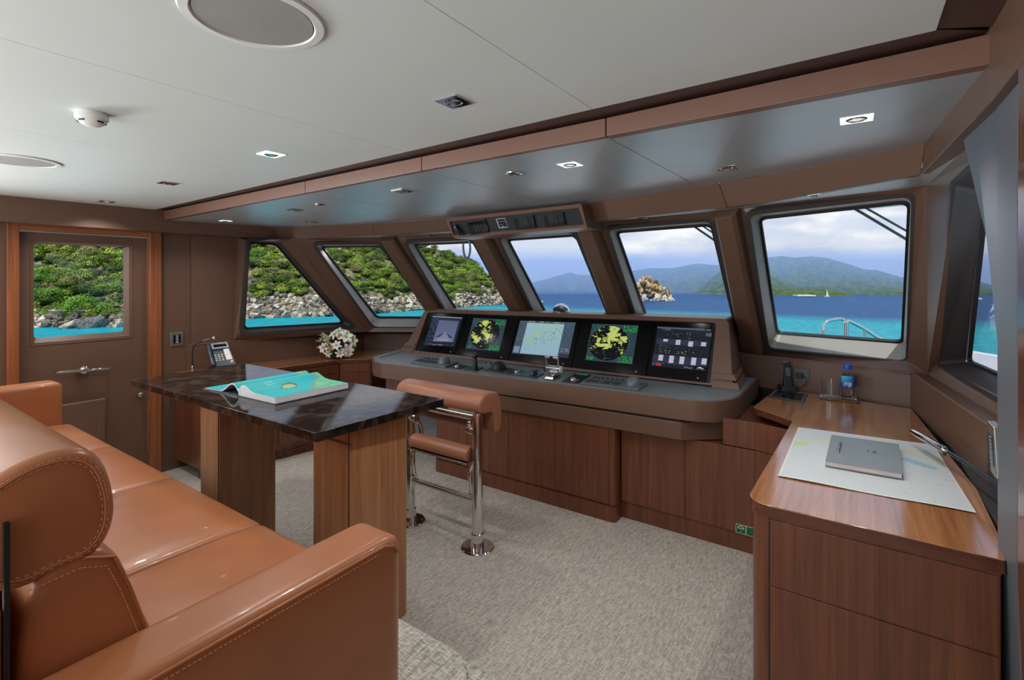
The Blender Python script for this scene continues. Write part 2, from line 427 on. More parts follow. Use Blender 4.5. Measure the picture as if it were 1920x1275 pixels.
# ---- beam: dark band, leather fascia
bt = [Pc(308, 395), Pc(784, 294.6), Pc(1130, 222), Pc(1844.4, 65)]
bb = [Py(316, 411, bt[0].y), Py(791.6, 319.8, bt[1].y), Py(1136.8, 255.6, bt[2].y), Py(1834, 124, bt[3].y)]
bt2 = [Vector((p.x, p.y, p.z)) for p in bt]; bt2[0].x = -5.3; bt2[3].x = 0.33
bw = [Vector((CE0.x - .08, CE0.y, CE0.z)), Vector((bt[1].x, ceY(bt[1].x), zcl(bt[1].x))), Vector((bt[2].x, ceY(bt[2].x), zcl(bt[2].x))), Vector(CE1)]
m = MB(); m.strip([p + V3(0, 0, .002) for p in bw], [p + V3(0, 0.03, .012) for p in bt2])
sb = [(CE1.x, -2.4), (CE1.x, CE1.y), (0.36, bt[3].y), (0.36, -2.4)]
m.hexa([(x, y, zcl(x) + .004) for x, y in sb], [(x, y, zcl(x) + 0.03) for x, y in sb])
struct('trim_2', m, M_ldark)
# fascia split into leather panels at the seams
ends = [bt[0].x - .05, -2.95, -1.87, -0.82, 0.31]
def atx(L, x):
    for i in range(len(L) - 1):
        if x <= L[i + 1].x or i == len(L) - 2:
            t = (x - L[i].x) / (L[i + 1].x - L[i].x); return L[i].lerp(L[i + 1], t)
m = MB()
for i in range(4):
    a, b = ends[i] + .0015, ends[i + 1] - .0015
    ta, tb, ba, b2 = atx(bt, a), atx(bt, b), atx(bb, a), atx(bb, b)
    m.hexa([ta, ba, b2, tb], [ta + V3(0, .05, 0), ba + V3(0, .05, 0), b2 + V3(0, .05, 0), tb + V3(0, .05, 0)])
struct('trim_3', m, M_fascia, bevel=0.004)
# ---- forward soffit: lip points (bottom) and top points
LIPY = [2.99, 3.30, 3.44, 3.44, 3.24, 2.88]
LP = [Py(525, 449, 3.05), Py(705, 441.8, 3.35), Py(846, 434, 3.50), Py(1120, 415, 3.5), Py(1432, 380.5, 3.3), Py(1727, 327, 2.95)]
LT = [Py(513, 426, 2.96), Py(697, 420.4, 3.27), Py(835, 408.5, 3.42), Py(1094, 383, 3.42), Py(1420, 330.6, 3.22), Py(1736, 268, 2.87)]
# lower ceiling panels (between the beam and the soffit)
M_ = MB()
xs = [-5.35, -4.9, -4.05, -2.95, -1.87, -0.82, -0.3, 0.31]
gapx = (-4.05, -2.95, -1.87, -0.82)
for i in range(len(xs) - 1):
    a = xs[i] + (.0018 if xs[i] in gapx else 0); b = xs[i + 1] - (.0018 if xs[i + 1] in gapx else 0)
    pa, pb, qa, qb = atx(bb, a), atx(bb, b), atx(LT, a), atx(LT, b)
    pts = [pa + V3(0, .03, .0), pb + V3(0, .03, .0), qb + V3(0, .02, 0), qa + V3(0, .02, 0)]
    M_.hexa(pts, [p + V3(0, 0, .02) for p in pts])
struct('ceiling_forward', M_, M_lowc)
m = MB(); cv_ = [LT[0] + V3(-.4, -.1, 0)] + LT + [LT[5] + V3(.4, -.1, 0)]; m.strip([p + V3(0, .028, .004) for p in cv_], [p + V3(0, .028, .2) for p in cv_]); struct('soffit_light_block', m, M_dark)  # hidden strip added to block sky light leaking over the soffit
# soffit face, leather panels
m = MB(); cuts = [(-6.0, LP[1].x), (LP[1].x, LP[2].x), (LP[2].x, LP[3].x), (LP[3].x, -0.6), (-0.6, 0.5)]
for i in range(5):
    a0, a1, t0, t1 = LP[i], LP[i + 1], LT[i], LT[i + 1]
    d = (a1 - a0).normalized() * .0015
    if i == 3:      # the leather seam sits between the lamps
        mid = a0.lerp(a1, .82); mt = t0.lerp(t1, .82); segs = [(a0, mid, t0, mt), (mid, a1, mt, t1)]
    else: segs = [(a0, a1, t0, t1)]
    for A, B, TA, TB in segs:
        e0 = 0 if i == 4 else 1; e1 = 0 if (i == 3 and B == a1) else 1; A = A + d * e0; B = B - d * e1; TA = TA + d * e0; TB = TB - d * e1; k = V3(0, .05, 0)
        m.hexa([A, B, TB, TA], [A + k, B + k, TB + k, TA + k])
struct('trim_4', m, M_leather, bevel=.004)
# ---- cornice on both sides
cp = [Px(0, 415.7, -5.29)]
PA = Vector((-5.31, -2.4, 2.273)); PB = LP[0]; PTb = LT[0]
m = MB()
tA = Vector((-5.31, -2.4, 2.475)); tM = Vector((-5.235, 1.955, 2.475)); bM = Vector((-5.235, 1.955, 2.273)); tM2 = Vector((-5.235, 1.955, 2.44))
bk = V3(-.3, 0, 0)
m.hexa([PA, bM, tM, tA], [p + bk for p in (PA, bM, tM, tA)])
m.hexa([bM, PB, PTb + V3(0, 0, .03), tM2], [p + bk for p in (bM, PB, PTb + V3(0, 0, .03), tM2)])
struct('trim_5', m, M_leather)
P5 = LP[5]; P5t = LT[5]
sA = Vector((0.315, -2.4, 2.315)); sAt = Vector((0.315, -2.4, 2.53)); sM = Vector((0.298, 1.80, 2.315)); sMt = Vector((0.298, 1.80, 2.53)); bs = V3(.35, 0, 0)
m = MB(); m.hexa([sA, sM, sMt, sAt], [p + bs for p in (sA, sM, sMt, sAt)])
m.hexa([sM, P5, P5t + V3(0, 0, .06), sMt], [p + bs for p in (sM, P5, P5t + V3(0, 0, .06), sMt)])
struct('trim_6', m, M_leather, bevel=.004)

# ---- windows -----------------------------------------------------
def zt(u): return 2.20 + (u - 600) / 1107 * .08
def zb(u): return 1.36 + max(0, min(1, (u - 1031) / 420)) * .02
WQ = {2: [(603, 462), (715, 461), (812.8, 595.3), (707, 595)], 3: [(777, 458), (890, 453), (975, 599.6), (866.5, 597)],
      4: [(952, 449), (1083, 440), (1155, 606.5), (1031.4, 602)], 5: [(1156, 434), (1335, 420), (1380.8, 617.8), (1217.4, 609.1)],
      6: [(1424, 408), (1707, 376), (1693, 641), (1456.8, 623.6)]}
GL = {}
for k, q in WQ.items(): GL[k] = [Pz(*q[0], zt(q[0][0])), Pz(*q[1], zt(q[1][0])), Pz(*q[2], zb(q[2][0])), Pz(*q[3], zb(q[3][0]))]
GL[1] = [Px(466, 454, -5.19), Px(517, 457.5, -5.20), Pz(645, 605.5, 1.31), Pz(456, 616.5, 1.31)]
GL[7] = [Vector((.42, 2.86, 2.25)), Vector((.44, 2.75, 2.25)), Vector((.72, 3.30, 1.33)), Pz(1816.6, 677.7, 1.33)]
GL[7] = [Vector((.50, 3.08, 2.24)), Vector((.50, 2.10, 2.24)), Vector((.74, 2.85, 1.33)), Pz(1816.6, 677.7, 1.33)]
ROOMC = Vector((-2.4, 1.5, 1.6))
def wnorm(q):
    n = (q[1] - q[0]).cross(q[3] - q[0]).normalized()
    return n if n.dot(ROOMC - q[0]) > 0 else -n
def expand(q, e):
    c = sum(q, Vector()) / 4; out = []
    for i in range(4):
        a = q[i - 1]; b = q[(i + 1) % 4]; p = q[i]
        da = (p - a).normalized(); db = (p - b).normalized(); s = max(0.3, da.cross(db).length)
        out.append(p + (da + db) * (e / s))
    return out
DEP = {1: .06, 2: .14, 3: .14, 4: .14, 5: .14, 6: .14, 7: .16}
EXP = {1: .025, 2: .03, 3: .03, 4: .03, 5: .03, 6: .03, 7: .05}
INN = {}
for k, g in GL.items():
    n = wnorm(g); INN[k] = [p + n * DEP[k] for p in expand(g, EXP[k])]
for k in range(1, 7):
    n = wnorm(GL[k]); nh = V3(n.x, n.y, 0).normalized()
    for c in (0, 1):
        INN[k][c] = expand(GL[k], .02)[c] + nh * (.10 if k > 1 else .05); INN[k][c].z = GL[k][c].z + .014
INN[7] = [Vector((.37, 2.90, 2.26)), Vector((.385, 1.95, 2.26)), Vector((.64, 2.75, 1.28)), Vector((.468, 4.30, 1.28))]
def window(k, rev, dark=.018):
    g = GL[k]; n = wnorm(g); r = sroot('window_%d' % k, loc=tuple(sum(g, Vector()) / 4))
    gr = rpoly(g, .05, 6); ir = rpoly(INN[k], .06, 6); er = rpoly([p + n * .012 for p in expand(g, -.012)], .045, 6)
    mk = MB(); mk.ring(ir, [a + (b - a) * .12 for a, b in zip(gr, ir)])
    mkobj('frame', mk, rev, r, smooth=40)
    ml = MB(); o2 = rpoly([p + n * .012 for p in expand(INN[k], .035)], .09, 6)
    o1 = [p + n * .012 for p in ir]
    ml.ring(o1, o2); ml.ring(o1, ir); o3 = [p - n * .03 for p in o2]; ml.ring(o2, o3)
    mkobj('inner_trim', ml, M_dark, r, smooth=40)
    ms = MB(); ms.ring(rpoly(expand(g, .03), .06, 6), er); ms.ring(er, [p - n * .02 for p in er]); mkobj('gasket', ms, M_rubber, r)
    mg = MB(); mg.poly(rpoly(g, .05, 6)); mkobj('pane', mg, M_glass, r)
    return r
for k in range(1, 8): window(k, M_dark if k in (1, 7) else M_reveal)
# inner skin around the windows
def onz(p, q, z): t = (z - p.z) / (q.z - p.z); return p + (q - p) * t
ZS, ZL = 2.30, 1.19
zsx = lambda x: 2.275 + .05 * (x + 5.2) / 5.4
bnd = {}
for k in range(2, 6):
    a = (INN[k][1] + INN[k + 1][0]) / 2; b = (INN[k][2] + INN[k + 1][3]) / 2
    bnd[k] = (onz(a, b, zsx(a.x) + .004), onz(a, b, ZL))
a = (INN[1][1] + INN[2][0]) / 2; b = (INN[1][2] + INN[2][3]) / 2; bnd[1] = (onz(a, b, zsx(a.x) + .004), onz(a, b, ZL))
tL = Px(447, 447, -5.39); bL = Vector((-5.37, 2.63, 1.19)); tL.z = zsx(tL.x) + .004; bnd[0] = (tL, bL)
a = Vector((.31, 3.30, 2.325)); b = Vector((.42, 4.42, 1.19)); bnd[6] = (a, b)
ptop = Vector((.36, 1.85, 2.32)); pbot = Vector((.66, 2.6, 1.19)); bnd[7] = (ptop, pbot)
def skin(k, name):
    A, B = bnd[k - 1], bnd[k]; cell = [A[0], B[0], B[1], A[1]]
    i4 = INN[k]; ir = rpoly(i4, .06, 6); m = MB(); n = len(ir); q = n // 4
    cr_ = [];
    for c in range(4): cr_ += [cell[c]] * q
    m.add(cr_ + ir, [(i, (i + 1) % n, n + (i + 1) % n, n + i) for i in range(n)])
    o = struct(name, m, M_leather); return o
skin(1, 'wall_port_quarter'); skin(7, 'wall_starboard_quarter')
m = MB()
for k in range(2, 7):
    A, B = bnd[k - 1], bnd[k]; cell = [A[0], B[0], B[1], A[1]]; ir = rpoly(INN[k], .06, 6); n = len(ir); q = n // 4
    cr_ = []
    for c in range(4): cr_ += [cell[c]] * q
    m.add(cr_ + ir, [(i, (i + 1) % n, n + (i + 1) % n, n + i) for i in range(n)])
struct('wall_front', m, M_leather)
# outside shell behind the skin, keeps daylight out of the pillars
m = MB()
for k in range(1, 7):
    if k in bnd:
        R = GL[k]; Lf = GL[min(k + 1, 7)]; m.poly([R[1], Lf[0], Lf[3], R[2]])
struct('wall_outer', m, M_gelcoat)
# raked pillars between the panes
for j, k in enumerate((2, 3, 4, 5)):
    T, B = bnd[k]; n = ((wnorm(GL[k]) + wnorm(GL[k + 1])) / 2).normalized(); ax = (INN[k + 1][0] - INN[k][1]).normalized()
    w0, w1 = .085, .10
    sh = .02
    prof = lambda P, w: [P - ax * w - n * .0, P - ax * w + n * .05, P - ax * (w - .02) + n * .075, P + ax * (w - .02) + n * .075, P + ax * (w + .012) + n * .05, P + ax * (w + .03) - n * .0]
    m = MB().hexa(prof(T - ax * sh, w0), prof(B - ax * sh, w1)); struct('trim_%d' % (7 + j), m, M_fascia if False else M_leather, bevel=.006)
# soffit underside (bright strip over the windows)
m = MB(); top = [bnd[k][0] for k in range(0, 8)]
lip = [LP[0], LP[0], LP[1], LP[2], LP[3], LP[4], LP[5], LP[5]]
T_ = [bnd[0][0], bnd[1][0], bnd[2][0], bnd[3][0], bnd[4][0], bnd[5][0], bnd[6][0], bnd[7][0]]
L_ = [Vector((-5.25, 2.0, 2.273)), LP[0], LP[1], LP[2], LP[3], LP[4], LP[5], Vector((.298, 1.9, 2.315))]
m.strip([p + V3(0, .0, 0.002) for p in L_], [p + V3(0, .05, .0) for p in T_])
m.strip([p + V3(0, .05, 0.03) for p in L_], [p + V3(0, .05, .03) for p in T_])
struct('ceiling_soffit', m, M_lowc)
# window ledge and its leather upstand above the worktops
lf = [Vector((-5.42, 2.22, ZL)), Pz(683.6, 619.6, ZL), Pz(771.6, 619.7, ZL), Vector((-3.6, 4.50, ZL)), Vector((-1.7, 4.74, ZL)), Pz(1395, 663, ZL), Pz(1707, 696, ZL), Vector((.52, 2.90, ZL)), Vector((.56, 2.42, ZL))]
bk = [Vector((-5.42, 2.62, ZL)), bnd[1][1], bnd[2][1], bnd[3][1], bnd[4][1], bnd[5][1], bnd[6][1], bnd[7][1], Vector((.62, 2.42, ZL))]
bk[0] = bnd[0][1]
m = MB(); m.strip(lf, [p + V3(0, 0, 0) for p in bk]); m.strip([p - V3(0, 0, .02) for p in lf], [p - V3(0, 0, .02) for p in bk])
m.strip(lf, [p - V3(0, 0, .27) for p in lf])
struct('trim_11', m, M_leather)
m = MB()
for a, b in ((1, 2), (5, 6), (6, 7), (0, 1)):
    m.tube([lf[a] - V3(0, 0, .004), lf[b] - V3(0, 0, .004)], .005, 8)
struct('trim_12', m, M_fascia)

# ---- left wall with the door ------------------------------------
XW = -5.42
def yW(u, x=XW): return Px(u, 600, x).y
y0, y1, y2, y3, y4, y5 = yW(8), yW(12), yW(35), yW(279), yW(301), yW(357)
ztop = 2.30; zl1 = Px(150, 421, XW).z; zl0 = Px(282, 446, XW).z
m = MB(); m.box((XW - .1, -2.4, 0), (XW, y1, 1.05)); m.box((XW - .1, -2.4, 2.05), (XW, y1, ztop)); m.box((XW - .1, -2.4, 1.05), (XW, -1.55, 2.05)); m.box((XW - .1, .05, 1.05), (XW, y1, 2.05)); m.box((XW - .1, y4, 0), (XW, y5, ztop)); m.box((XW - .1, y1, zl1 + .0), (XW, y4, ztop))
struct('wall_left', m, M_leather)
w8 = sroot('window_8', (XW, -.75, 1.55)); m = MB(); a8 = [Vector((XW + .004, y, z)) for y, z in ((-1.6, 1.0), (.1, 1.0), (.1, 2.1), (-1.6, 2.1))]; b8 = [Vector((XW + .004, y, z)) for y, z in ((-1.53, 1.07), (.03, 1.07), (.03, 2.03), (-1.53, 2.03))]  # unseen side window added to go with the port fill lamp
m.ring(a8, b8); m.ring(b8, [p + V3(-.1, 0, 0) for p in b8]); mkobj('frame', m, M_dark, w8); mkobj('pane', MB().poly([p + V3(-.07, 0, 0) for p in b8]), M_glass, w8)
m = MB(); m.hexa([(XW, y5 + .004, ZL - .3), (XW, y5 + .004, ztop), tuple(bnd[0][0]), (bL.x, bL.y, ZL - .3)], [(XW - .1, y5 + .004, ZL - .3), (XW - .1, y5 + .004, ztop), tuple(bnd[0][0] + V3(-.1, 0, 0)), (bL.x - .1, bL.y, ZL - .3)])
m.box((XW - .1, y5, 0), (XW, 4.4, ZL - .25))
struct('wall_left_forward', m, M_leather)
d = sroot('door_1', (XW, (y2 + y3) / 2, 0))
fr = MB(); fr.box((XW - .08, y1, 0), (XW + .025, y2, zl1 - .0)); mkobj('door_jamb', fr, M_woodO, d, bevel=.004)
fr = MB(); fr.box((XW - .08, y3, 0), (XW + .025, y4, zl1 - .0)); mkobj('door_jamb', fr, M_woodO, d, bevel=.004)
fr = MB(); fr.box((XW - .08, y2, zl0), (XW + .022, y3, zl1)); mkobj('door_head', fr, M_woodOX, d, bevel=.003)
XL = XW - .03
gq = [Px(67.8, 456, XL), Px(237, 464, XL), Px(232, 625.5, XL), Px(65, 631, XL)]
gy0 = (gq[0].y + gq[3].y) / 2; gy1 = (gq[1].y + gq[2].y) / 2; gz1 = (gq[0].z + gq[1].z) / 2; gz0 = (gq[2].z + gq[3].z) / 2
hq = [Vector((XL, gy0 - .012, gz1 + .015)), Vector((XL, gy1 + .035, gz1 + .015)), Vector((XL, gy1 + .035, gz0 - .04)), Vector((XL, gy0 - .012, gz0 - .04))]
ol = [Vector((XL, y2 + .002, zl0 - .004)), Vector((XL, y3 - .0005, zl0 - .004)), Vector((XL, y3 - .0005, .03)), Vector((XL, y2 + .002, .03))]
m = MB(); hr = rpoly(hq, .02, 4); n = len(hr); q = n // 4; orr = sum([[p] * q for p in ol], [])
m.add(orr + hr, [(i, (i + 1) % n, n + (i + 1) % n, n + i) for i in range(n)]); m.ring(hr, [p + V3(-.05, 0, 0) for p in hr])
mkobj('door_leaf', m, M_leather, d)
m = MB(); ir = [p + V3(-.045, 0, 0) for p in rpoly([Vector((XL, gy0, gz1)), Vector((XL, gy1, gz1)), Vector((XL, gy1, gz0)), Vector((XL, gy0, gz0))], .02, 4)]
m.ring([p + V3(-.02, 0, 0) for p in hr], ir); mkobj('glazing_bead', m, M_leather, d)
m = MB().poly([p + V3(-.0, 0, 0) for p in ir]); mkobj('pane', m, M_glass, d)
tr_ = [Vector((XL + .004, p.y + s1 * .015, p.z + s2 * .015)) for p, s1, s2 in zip(hq, (-1, 1, 1, -1), (1, 1, -1, -1))]
m = MB()
for i in range(4): m.tube([tr_[i], tr_[(i + 1) % 4]], .003, 6)
mkobj('leather_piping', m, M_fascia, d)
# lever handle
hc = Px(156, 693, XL + .03); m = MB(); Mx = Matrix.Rotation(math.pi / 2, 3, 'Y')
m.lathe([(.04, -.03), (.04, .0), (.038, .03), (.03, .05), (.012, .056)], hc, 20, Mx)
h0 = Px(107, 698.5, XL + .07); h1 = Px(204, 690.5, XL + .07)
m.tube([h0 + V3(-.045, -.005, 0), h0, h0.lerp(h1, .25), h0.lerp(h1, .5), h0.lerp(h1, .75), h1, h1 + V3(-.045, .005, 0)], [.008, .010, .012, .017, .012, .010, .008], 12)
mkobj('door_handle', m, M_chrome, d, smooth=50)
kc = Px(260, 739, XL); m = MB(); m.lathe([(.018, 0), (.018, .02), (.012, .03), (.022, .04), (.022, .055), (.01, .062)], kc, 16, Mx); mkobj('door_latch', m, M_brushed, d, smooth=50)
pk1 = Px(200, 746, XL + .05); pk0 = Px(98, 762, XL + .05)
m = MB(); m.box((XL, pk0.y - .3, .12), (XL + .05, pk1.y, pk1.z)); mkobj('door_pocket', m, M_leather, d, bevel=.012)
m = MB(); m.box((XL + .05, pk1.y - .06, .14), (XL + .058, pk1.y - .015, pk1.z - .1)); mkobj('pocket_strap', m, M_leather, d, bevel=.004)
# ---- starboard side: panel in front of the side window, wall aft of the desk
s1, s2 = Vector((.32, 1.86, 2.32)), Vector((.405, 2.34, .90)); t1, t2 = Vector((.322, 1.655, 2.32)), Vector((.412, 2.11, .90))
m = MB(); m.hexa([s1, s2, t2, t1], [p + V3(.12, .02, 0) for p in (s1, s2, t2, t1)])
m.hexa([s2, Vector((.43, 2.34, 0)), Vector((.43, 2.11, 0)), t2], [p + V3(.12, .02, 0) for p in (s2, Vector((.43, 2.34, 0)), Vector((.43, 2.11, 0)), t2)])
struct('wall_right', m, M_suede, bevel=.01)
m = MB(); pp = [Vector((.325, 1.87, 2.32)), Vector((.31, 2.27, 2.32)), Vector((.50, 2.905, 1.85)), Vector((.60, 3.22, 1.19)), Vector((.43, 2.38, 1.0))]
m.hexa(pp, [p + V3(.03, -.01, 0) for p in pp]); struct('trim_13', m, M_suede)
m = MB(); q1, q2 = Vector((.30, 1.545, 2.32)), Vector((.392, 2.02, .95)); r1, r2 = Vector((.30, 1.2, 2.32)), Vector((.41, 1.6, .95))
m.hexa([q1, q2, r2, r1], [p + V3(.1, 0, 0) for p in (q1, q2, r2, r1)]); m.hexa([q2, Vector((.42, 2.0, 0)), Vector((.43, 1.6, 0)), r2], [p + V3(.1, 0, 0) for p in (q2, Vector((.42, 2.0, 0)), Vector((.43, 1.6, 0)), r2)])
struct('trim_14', m, M_wdk, bevel=.008)
m = MB(); m.box((.46, -2.4, 0), (.56, 1.9, 2.4)); struct('wall_right_aft', m, M_leather)
# aft bulkhead, unseen, with a wide opening left to let light in
m = MB(); m.box((-5.5, -2.5, 0), (-4.8, -2.4, 2.5)); m.box((0.0, -2.5, 0), (.56, -2.4, 2.5)); m.box((-4.8, -2.5, 2.42), (0.0, -2.4, 2.5)); m.box((-4.8, -2.5, 0), (0, -2.4, .36))
struct('wall_back', m, M_leather)
# starboard side under the ledge
m = MB(); m.box((.44, 2.4, 0), (.52, 4.6, .93)); m.box((-5.5, 4.9, 0), (.6, 5.0, ZL - .03)); m.box((-5.6, 2.2, 0), (-5.44, 5.0, ZL - .03)); m.box((.5, 2.3, 0), (.9, 5.0, ZL - .03)); struct('wall_front_lower', m, M_dark)
# ---- raised dais with two carpeted steps
def arcx(x0, x1, ya, yb, r, n=8):
    return [(x0, ya), (x1, ya)] + [(x1 - r + r * math.sin(a), yb - r + r * math.cos(a)) for a in [math.pi / 2 * (1 - i / n) for i in range(n + 1)]] + [(x0, yb)]
m = MB(); m.prism(arcx(-5.42, -1.095, -2.4, 1.455, .2), 0, .42); struct('trim_15', m, M_carpet2, bevel=.014)
m = MB(); m.prism(arcx(-5.42, -.60, -2.4, 1.613, .3), 0, .24); struct('trim_16', m, M_carpet2, bevel=.012)
# roof overhang outside, above the glass
m = MB(); g6 = [GL[k] for k in (2, 3, 4, 5, 6)]
inn = sum([[g[0], g[1]] for g in g6], []); inn = [Vector((p.x, p.y, 2.30)) for p in inn]; oo = [p + (p - Vector((-2.4, 0.2, 2.30))).normalized() * .42 for p in inn]
m.strip(inn, oo); m.strip([p + V3(0, 0, .08) for p in inn], [p + V3(0, 0, .08) for p in oo]); m.strip(oo, [p + V3(0, 0, .08) for p in oo])
m.box((-6.0, -2.8, 2.6), (.9, 3.6, 2.66)); m.box((-6, -2.8, 2.3), (-5.52, 3.0, 2.62)); m.box((.66, -2.8, 2.3), (.9, 3.0, 2.62))
struct('roof_overhang', m, M_gelcoat)
# ================================================================== helpers for furniture
def dashes(m, pts, step=.009, ln=.0055, r=.0009):
    pts = [Vector(p) for p in pts]; acc = 0; out = m
    for a, b in zip(pts[:-1], pts[1:]):
        L = (b - a).length; d = (b - a) / max(L, 1e-9); t = step - acc if acc else 0
        while t + ln < L:
            out.tube([a + d * t, a + d * (t + ln)], r, 5); t += step
        acc = 0
    return m
def inset2(poly, d):
    k = len(poly); out = []; ar = sum(poly[i - 1][0] * poly[i][1] - poly[i][0] * poly[i - 1][1] for i in range(k)); sg = 1 if ar > 0 else -1
    for i in range(k):
        p = Vector(poly[i][:2]); a = Vector(poly[i - 1][:2]); b = Vector(poly[(i + 1) % k][:2])
        e1 = (p - a).normalized(); e2 = (b - p).normalized()
        n1 = Vector((-e1.y, e1.x)) * sg; n2 = Vector((-e2.y, e2.x)) * sg; nn = (n1 + n2); L = nn.length
        if L < 1e-6: nn = n1; L = 1
        nn = nn / L; c = max(.35, nn.dot(n1)); q = p + nn * (d / c); out.append((q.x, q.y))
    return out
def xy(p): return (p.x, p.y)
# ================================================================== SOFA
sofa = thing('sofa', 'long tan leather sofa with four seat cushions on the raised step', 'sofa', (-3.0, .6, .42))
m = MB(); m.box((-4.74, .16, .421), (-1.26, 1.12, .64)); mkobj('base', m, M_sofa, sofa, bevel=.02)
sx = [-4.72, -3.85, -2.98, -2.12, -1.275]
for i in range(4):
    a, b = sx[i] + .003, sx[i + 1] - .003
    def wp(o):
        if o.z > .7 and o.y > .98: o.z -= (o.y - .98) ** 2 * .35
        return o
    m = MB().rbox((a, .38, .63), (b, 1.175, .80), (.028, .05, .045), puff=.022, n=5, mid=10, warp=wp)
    c = mkobj('seat_cushion', m, M_sofa, sofa, smooth=60)
    mm = MB(); mm.tube([(a + .004, y, .772 + (.006 if .5 < y < 1.1 else 0)) for y in [.5 + .06 * k for k in range(11)]], .0022, 6); mkobj('piping', mm, M_sofad, c)
def prof_round(pts, n=3):
    pts = [Vector((p[0], p[1], 0)) for p in pts]
    for _ in range(n):
        o = []
        for i in range(len(pts)):
            a = pts[i]; b = pts[(i + 1) % len(pts)]; o += [a.lerp(b, .25), a.lerp(b, .75)]
        pts = o
    return [(p.x, p.y) for p in pts]
lowp = prof_round([(.60, .70), (.455, 1.06), (.415, 1.20), (.385, 1.285), (.33, 1.30), (.235, 1.285), (.232, .60), (.50, .60)], 2)
headp = prof_round([(.236, 1.262), (.29, 1.275), (.36, 1.28), (.388, 1.33), (.388, 1.40), (.365, 1.485), (.315, 1.515), (.24, 1.505), (.17, 1.46), (.145, 1.38), (.165, 1.30)], 2)
def softx(m, prof, x0, x1, r=.028):       # profile extruded along X with rounded ends
    cx = sum(p[0] for p in prof) / len(prof); cz = sum(p[1] for p in prof) / len(prof); k = 4; rings = []
    for i in range(k + 1):
        a = math.pi / 2 * i / k; off = r * (1 - math.sin(a)); ins = r * (1 - math.cos(math.pi / 2 - a))
        rings.append((x0 + r * (1 - math.cos(a)) if False else x0 + r * (1 - math.cos(a)), r * (1 - math.sin(a))))
    ins = lambda d: [(cx + (p[0] - cx) * (1 - d / .14), cz + (p[1] - cz) * (1 - d / .14)) for p in prof]
    seq = [(x, d) for x, d in rings] + [(x0 + x1 - x, d) for x, d in rings[::-1]]
    b = len(m.v); n = len(prof)
    for x, d in seq:
        for p in ins(d): m.v.append(Vector((x, p[0], p[1])))
    for i in range(len(seq) - 1):
        for j in range(n): m.f.append([b + i * n + j, b + i * n + (j + 1) % n, b + (i + 1) * n + (j + 1) % n, b + (i + 1) * n + j]); m.c.append(m.cur)
    m.f.append([b + j for j in range(n)][::-1]); m.c.append(m.cur); m.f.append([b + (len(seq) - 1) * n + j for j in range(n)]); m.c.append(m.cur)
    return m
for i in range(4):
    a, b = sx[i] + .002, sx[i + 1] - .002
    last = i == 3
    m = softx(MB(), lowp, a, b, .018); c = mkobj('back_cushion', m, M_sofa, sofa, smooth=45)
    if last:
        edge = [(b + .0005, y * 1.0, z) for y, z in lowp if y > .37 and z > .8]
        edge.sort(key=lambda p: p[2])
        ii = [(b + .001, .50, .82), (b + .001, .435, 1.05), (b + .001, .395, 1.19), (b + .001, .372, 1.252), (b + .001, .33, 1.268), (b + .001, .25, 1.262)]
        dashes(mm := MB(), ii); mkobj('stitching', mm, M_sofad, c)
        mm = MB().tube([(b - .001, .515, .82), (b - .001, .45, 1.05), (b - .001, .41, 1.195), (b - .001, .385, 1.265), (b - .001, .335, 1.285)], .003, 6); mkobj('piping', mm, M_sofa, c)
    m = softx(MB(), headp, a, b, .022); c = mkobj('headrest', m, M_sofa, sofa, smooth=45)
    if last:
        cy, cz = .27, 1.39
        for sc in (.88, .80):
            pts = [(b + .0005, cy + (y - cy) * sc, cz + (z - cz) * sc) for y, z in headp]
            pts = pts + [pts[0]]; dashes(mm := MB(), pts, .0095); mkobj('stitching', mm, M_sofad, c)
        pts = [(b - .0005, cy + (y - cy) * .845, cz + (z - cz) * .845) for y, z in headp]; mm = MB().tube(pts + [pts[0]], .0028, 6, cap=False); mkobj('piping', mm, M_sofa, c)
# arms
def armwarp(o):
    return o
for (x0, x1) in ((-4.90, -4.725), (-1.272, -1.098)):
    m = MB().rbox((x0, -.10, .45), (x1, 1.03 if x0 > -2 else 1.12, 1.10), (.03, .065, .04), n=6, mid=8)
    c = mkobj('armrest', m, M_sofa, sofa, smooth=50)
    if x0 > -2:
        for dz, dx in ((-.028, -.0085), (-.008, -.022)):
            pts = [(x1 + .0006 + (dx if dx < -.01 else 0) , y, 1.10 + dz + (.004 if dx < -.01 else 0)) for y in [.0 + .02 * k for k in range(48)]]
            dashes(mm := MB(), pts, .0095); mkobj('stitching', mm, M_sofad, c)
        pts = [(x1 - .004, .0, 1.0835), (x1 - .004, .96, 1.0835), (x1 - .004, .995, 1.07), (x1 - .004, 1.018, 1.04)]
        mm = MB().tube(pts, .0035, 6); mkobj('piping', mm, M_sofa, c)
    mm = MB(); mm.box((x0 + .03, -.05, .421), (x1 - .03, .98, .46)); mkobj('plinth', mm, M_dark, c)
m = MB(); m.box((-4.9, .04, .421), (-1.265, .2165, 1.25)); mkobj('back_shell', m, M_woodL, sofa, bevel=.006)
m = MB(); m.box((-1.275, .2175, .80), (-1.262, .2255, 1.405)); mkobj('edge_strip', m, M_rubber, sofa)

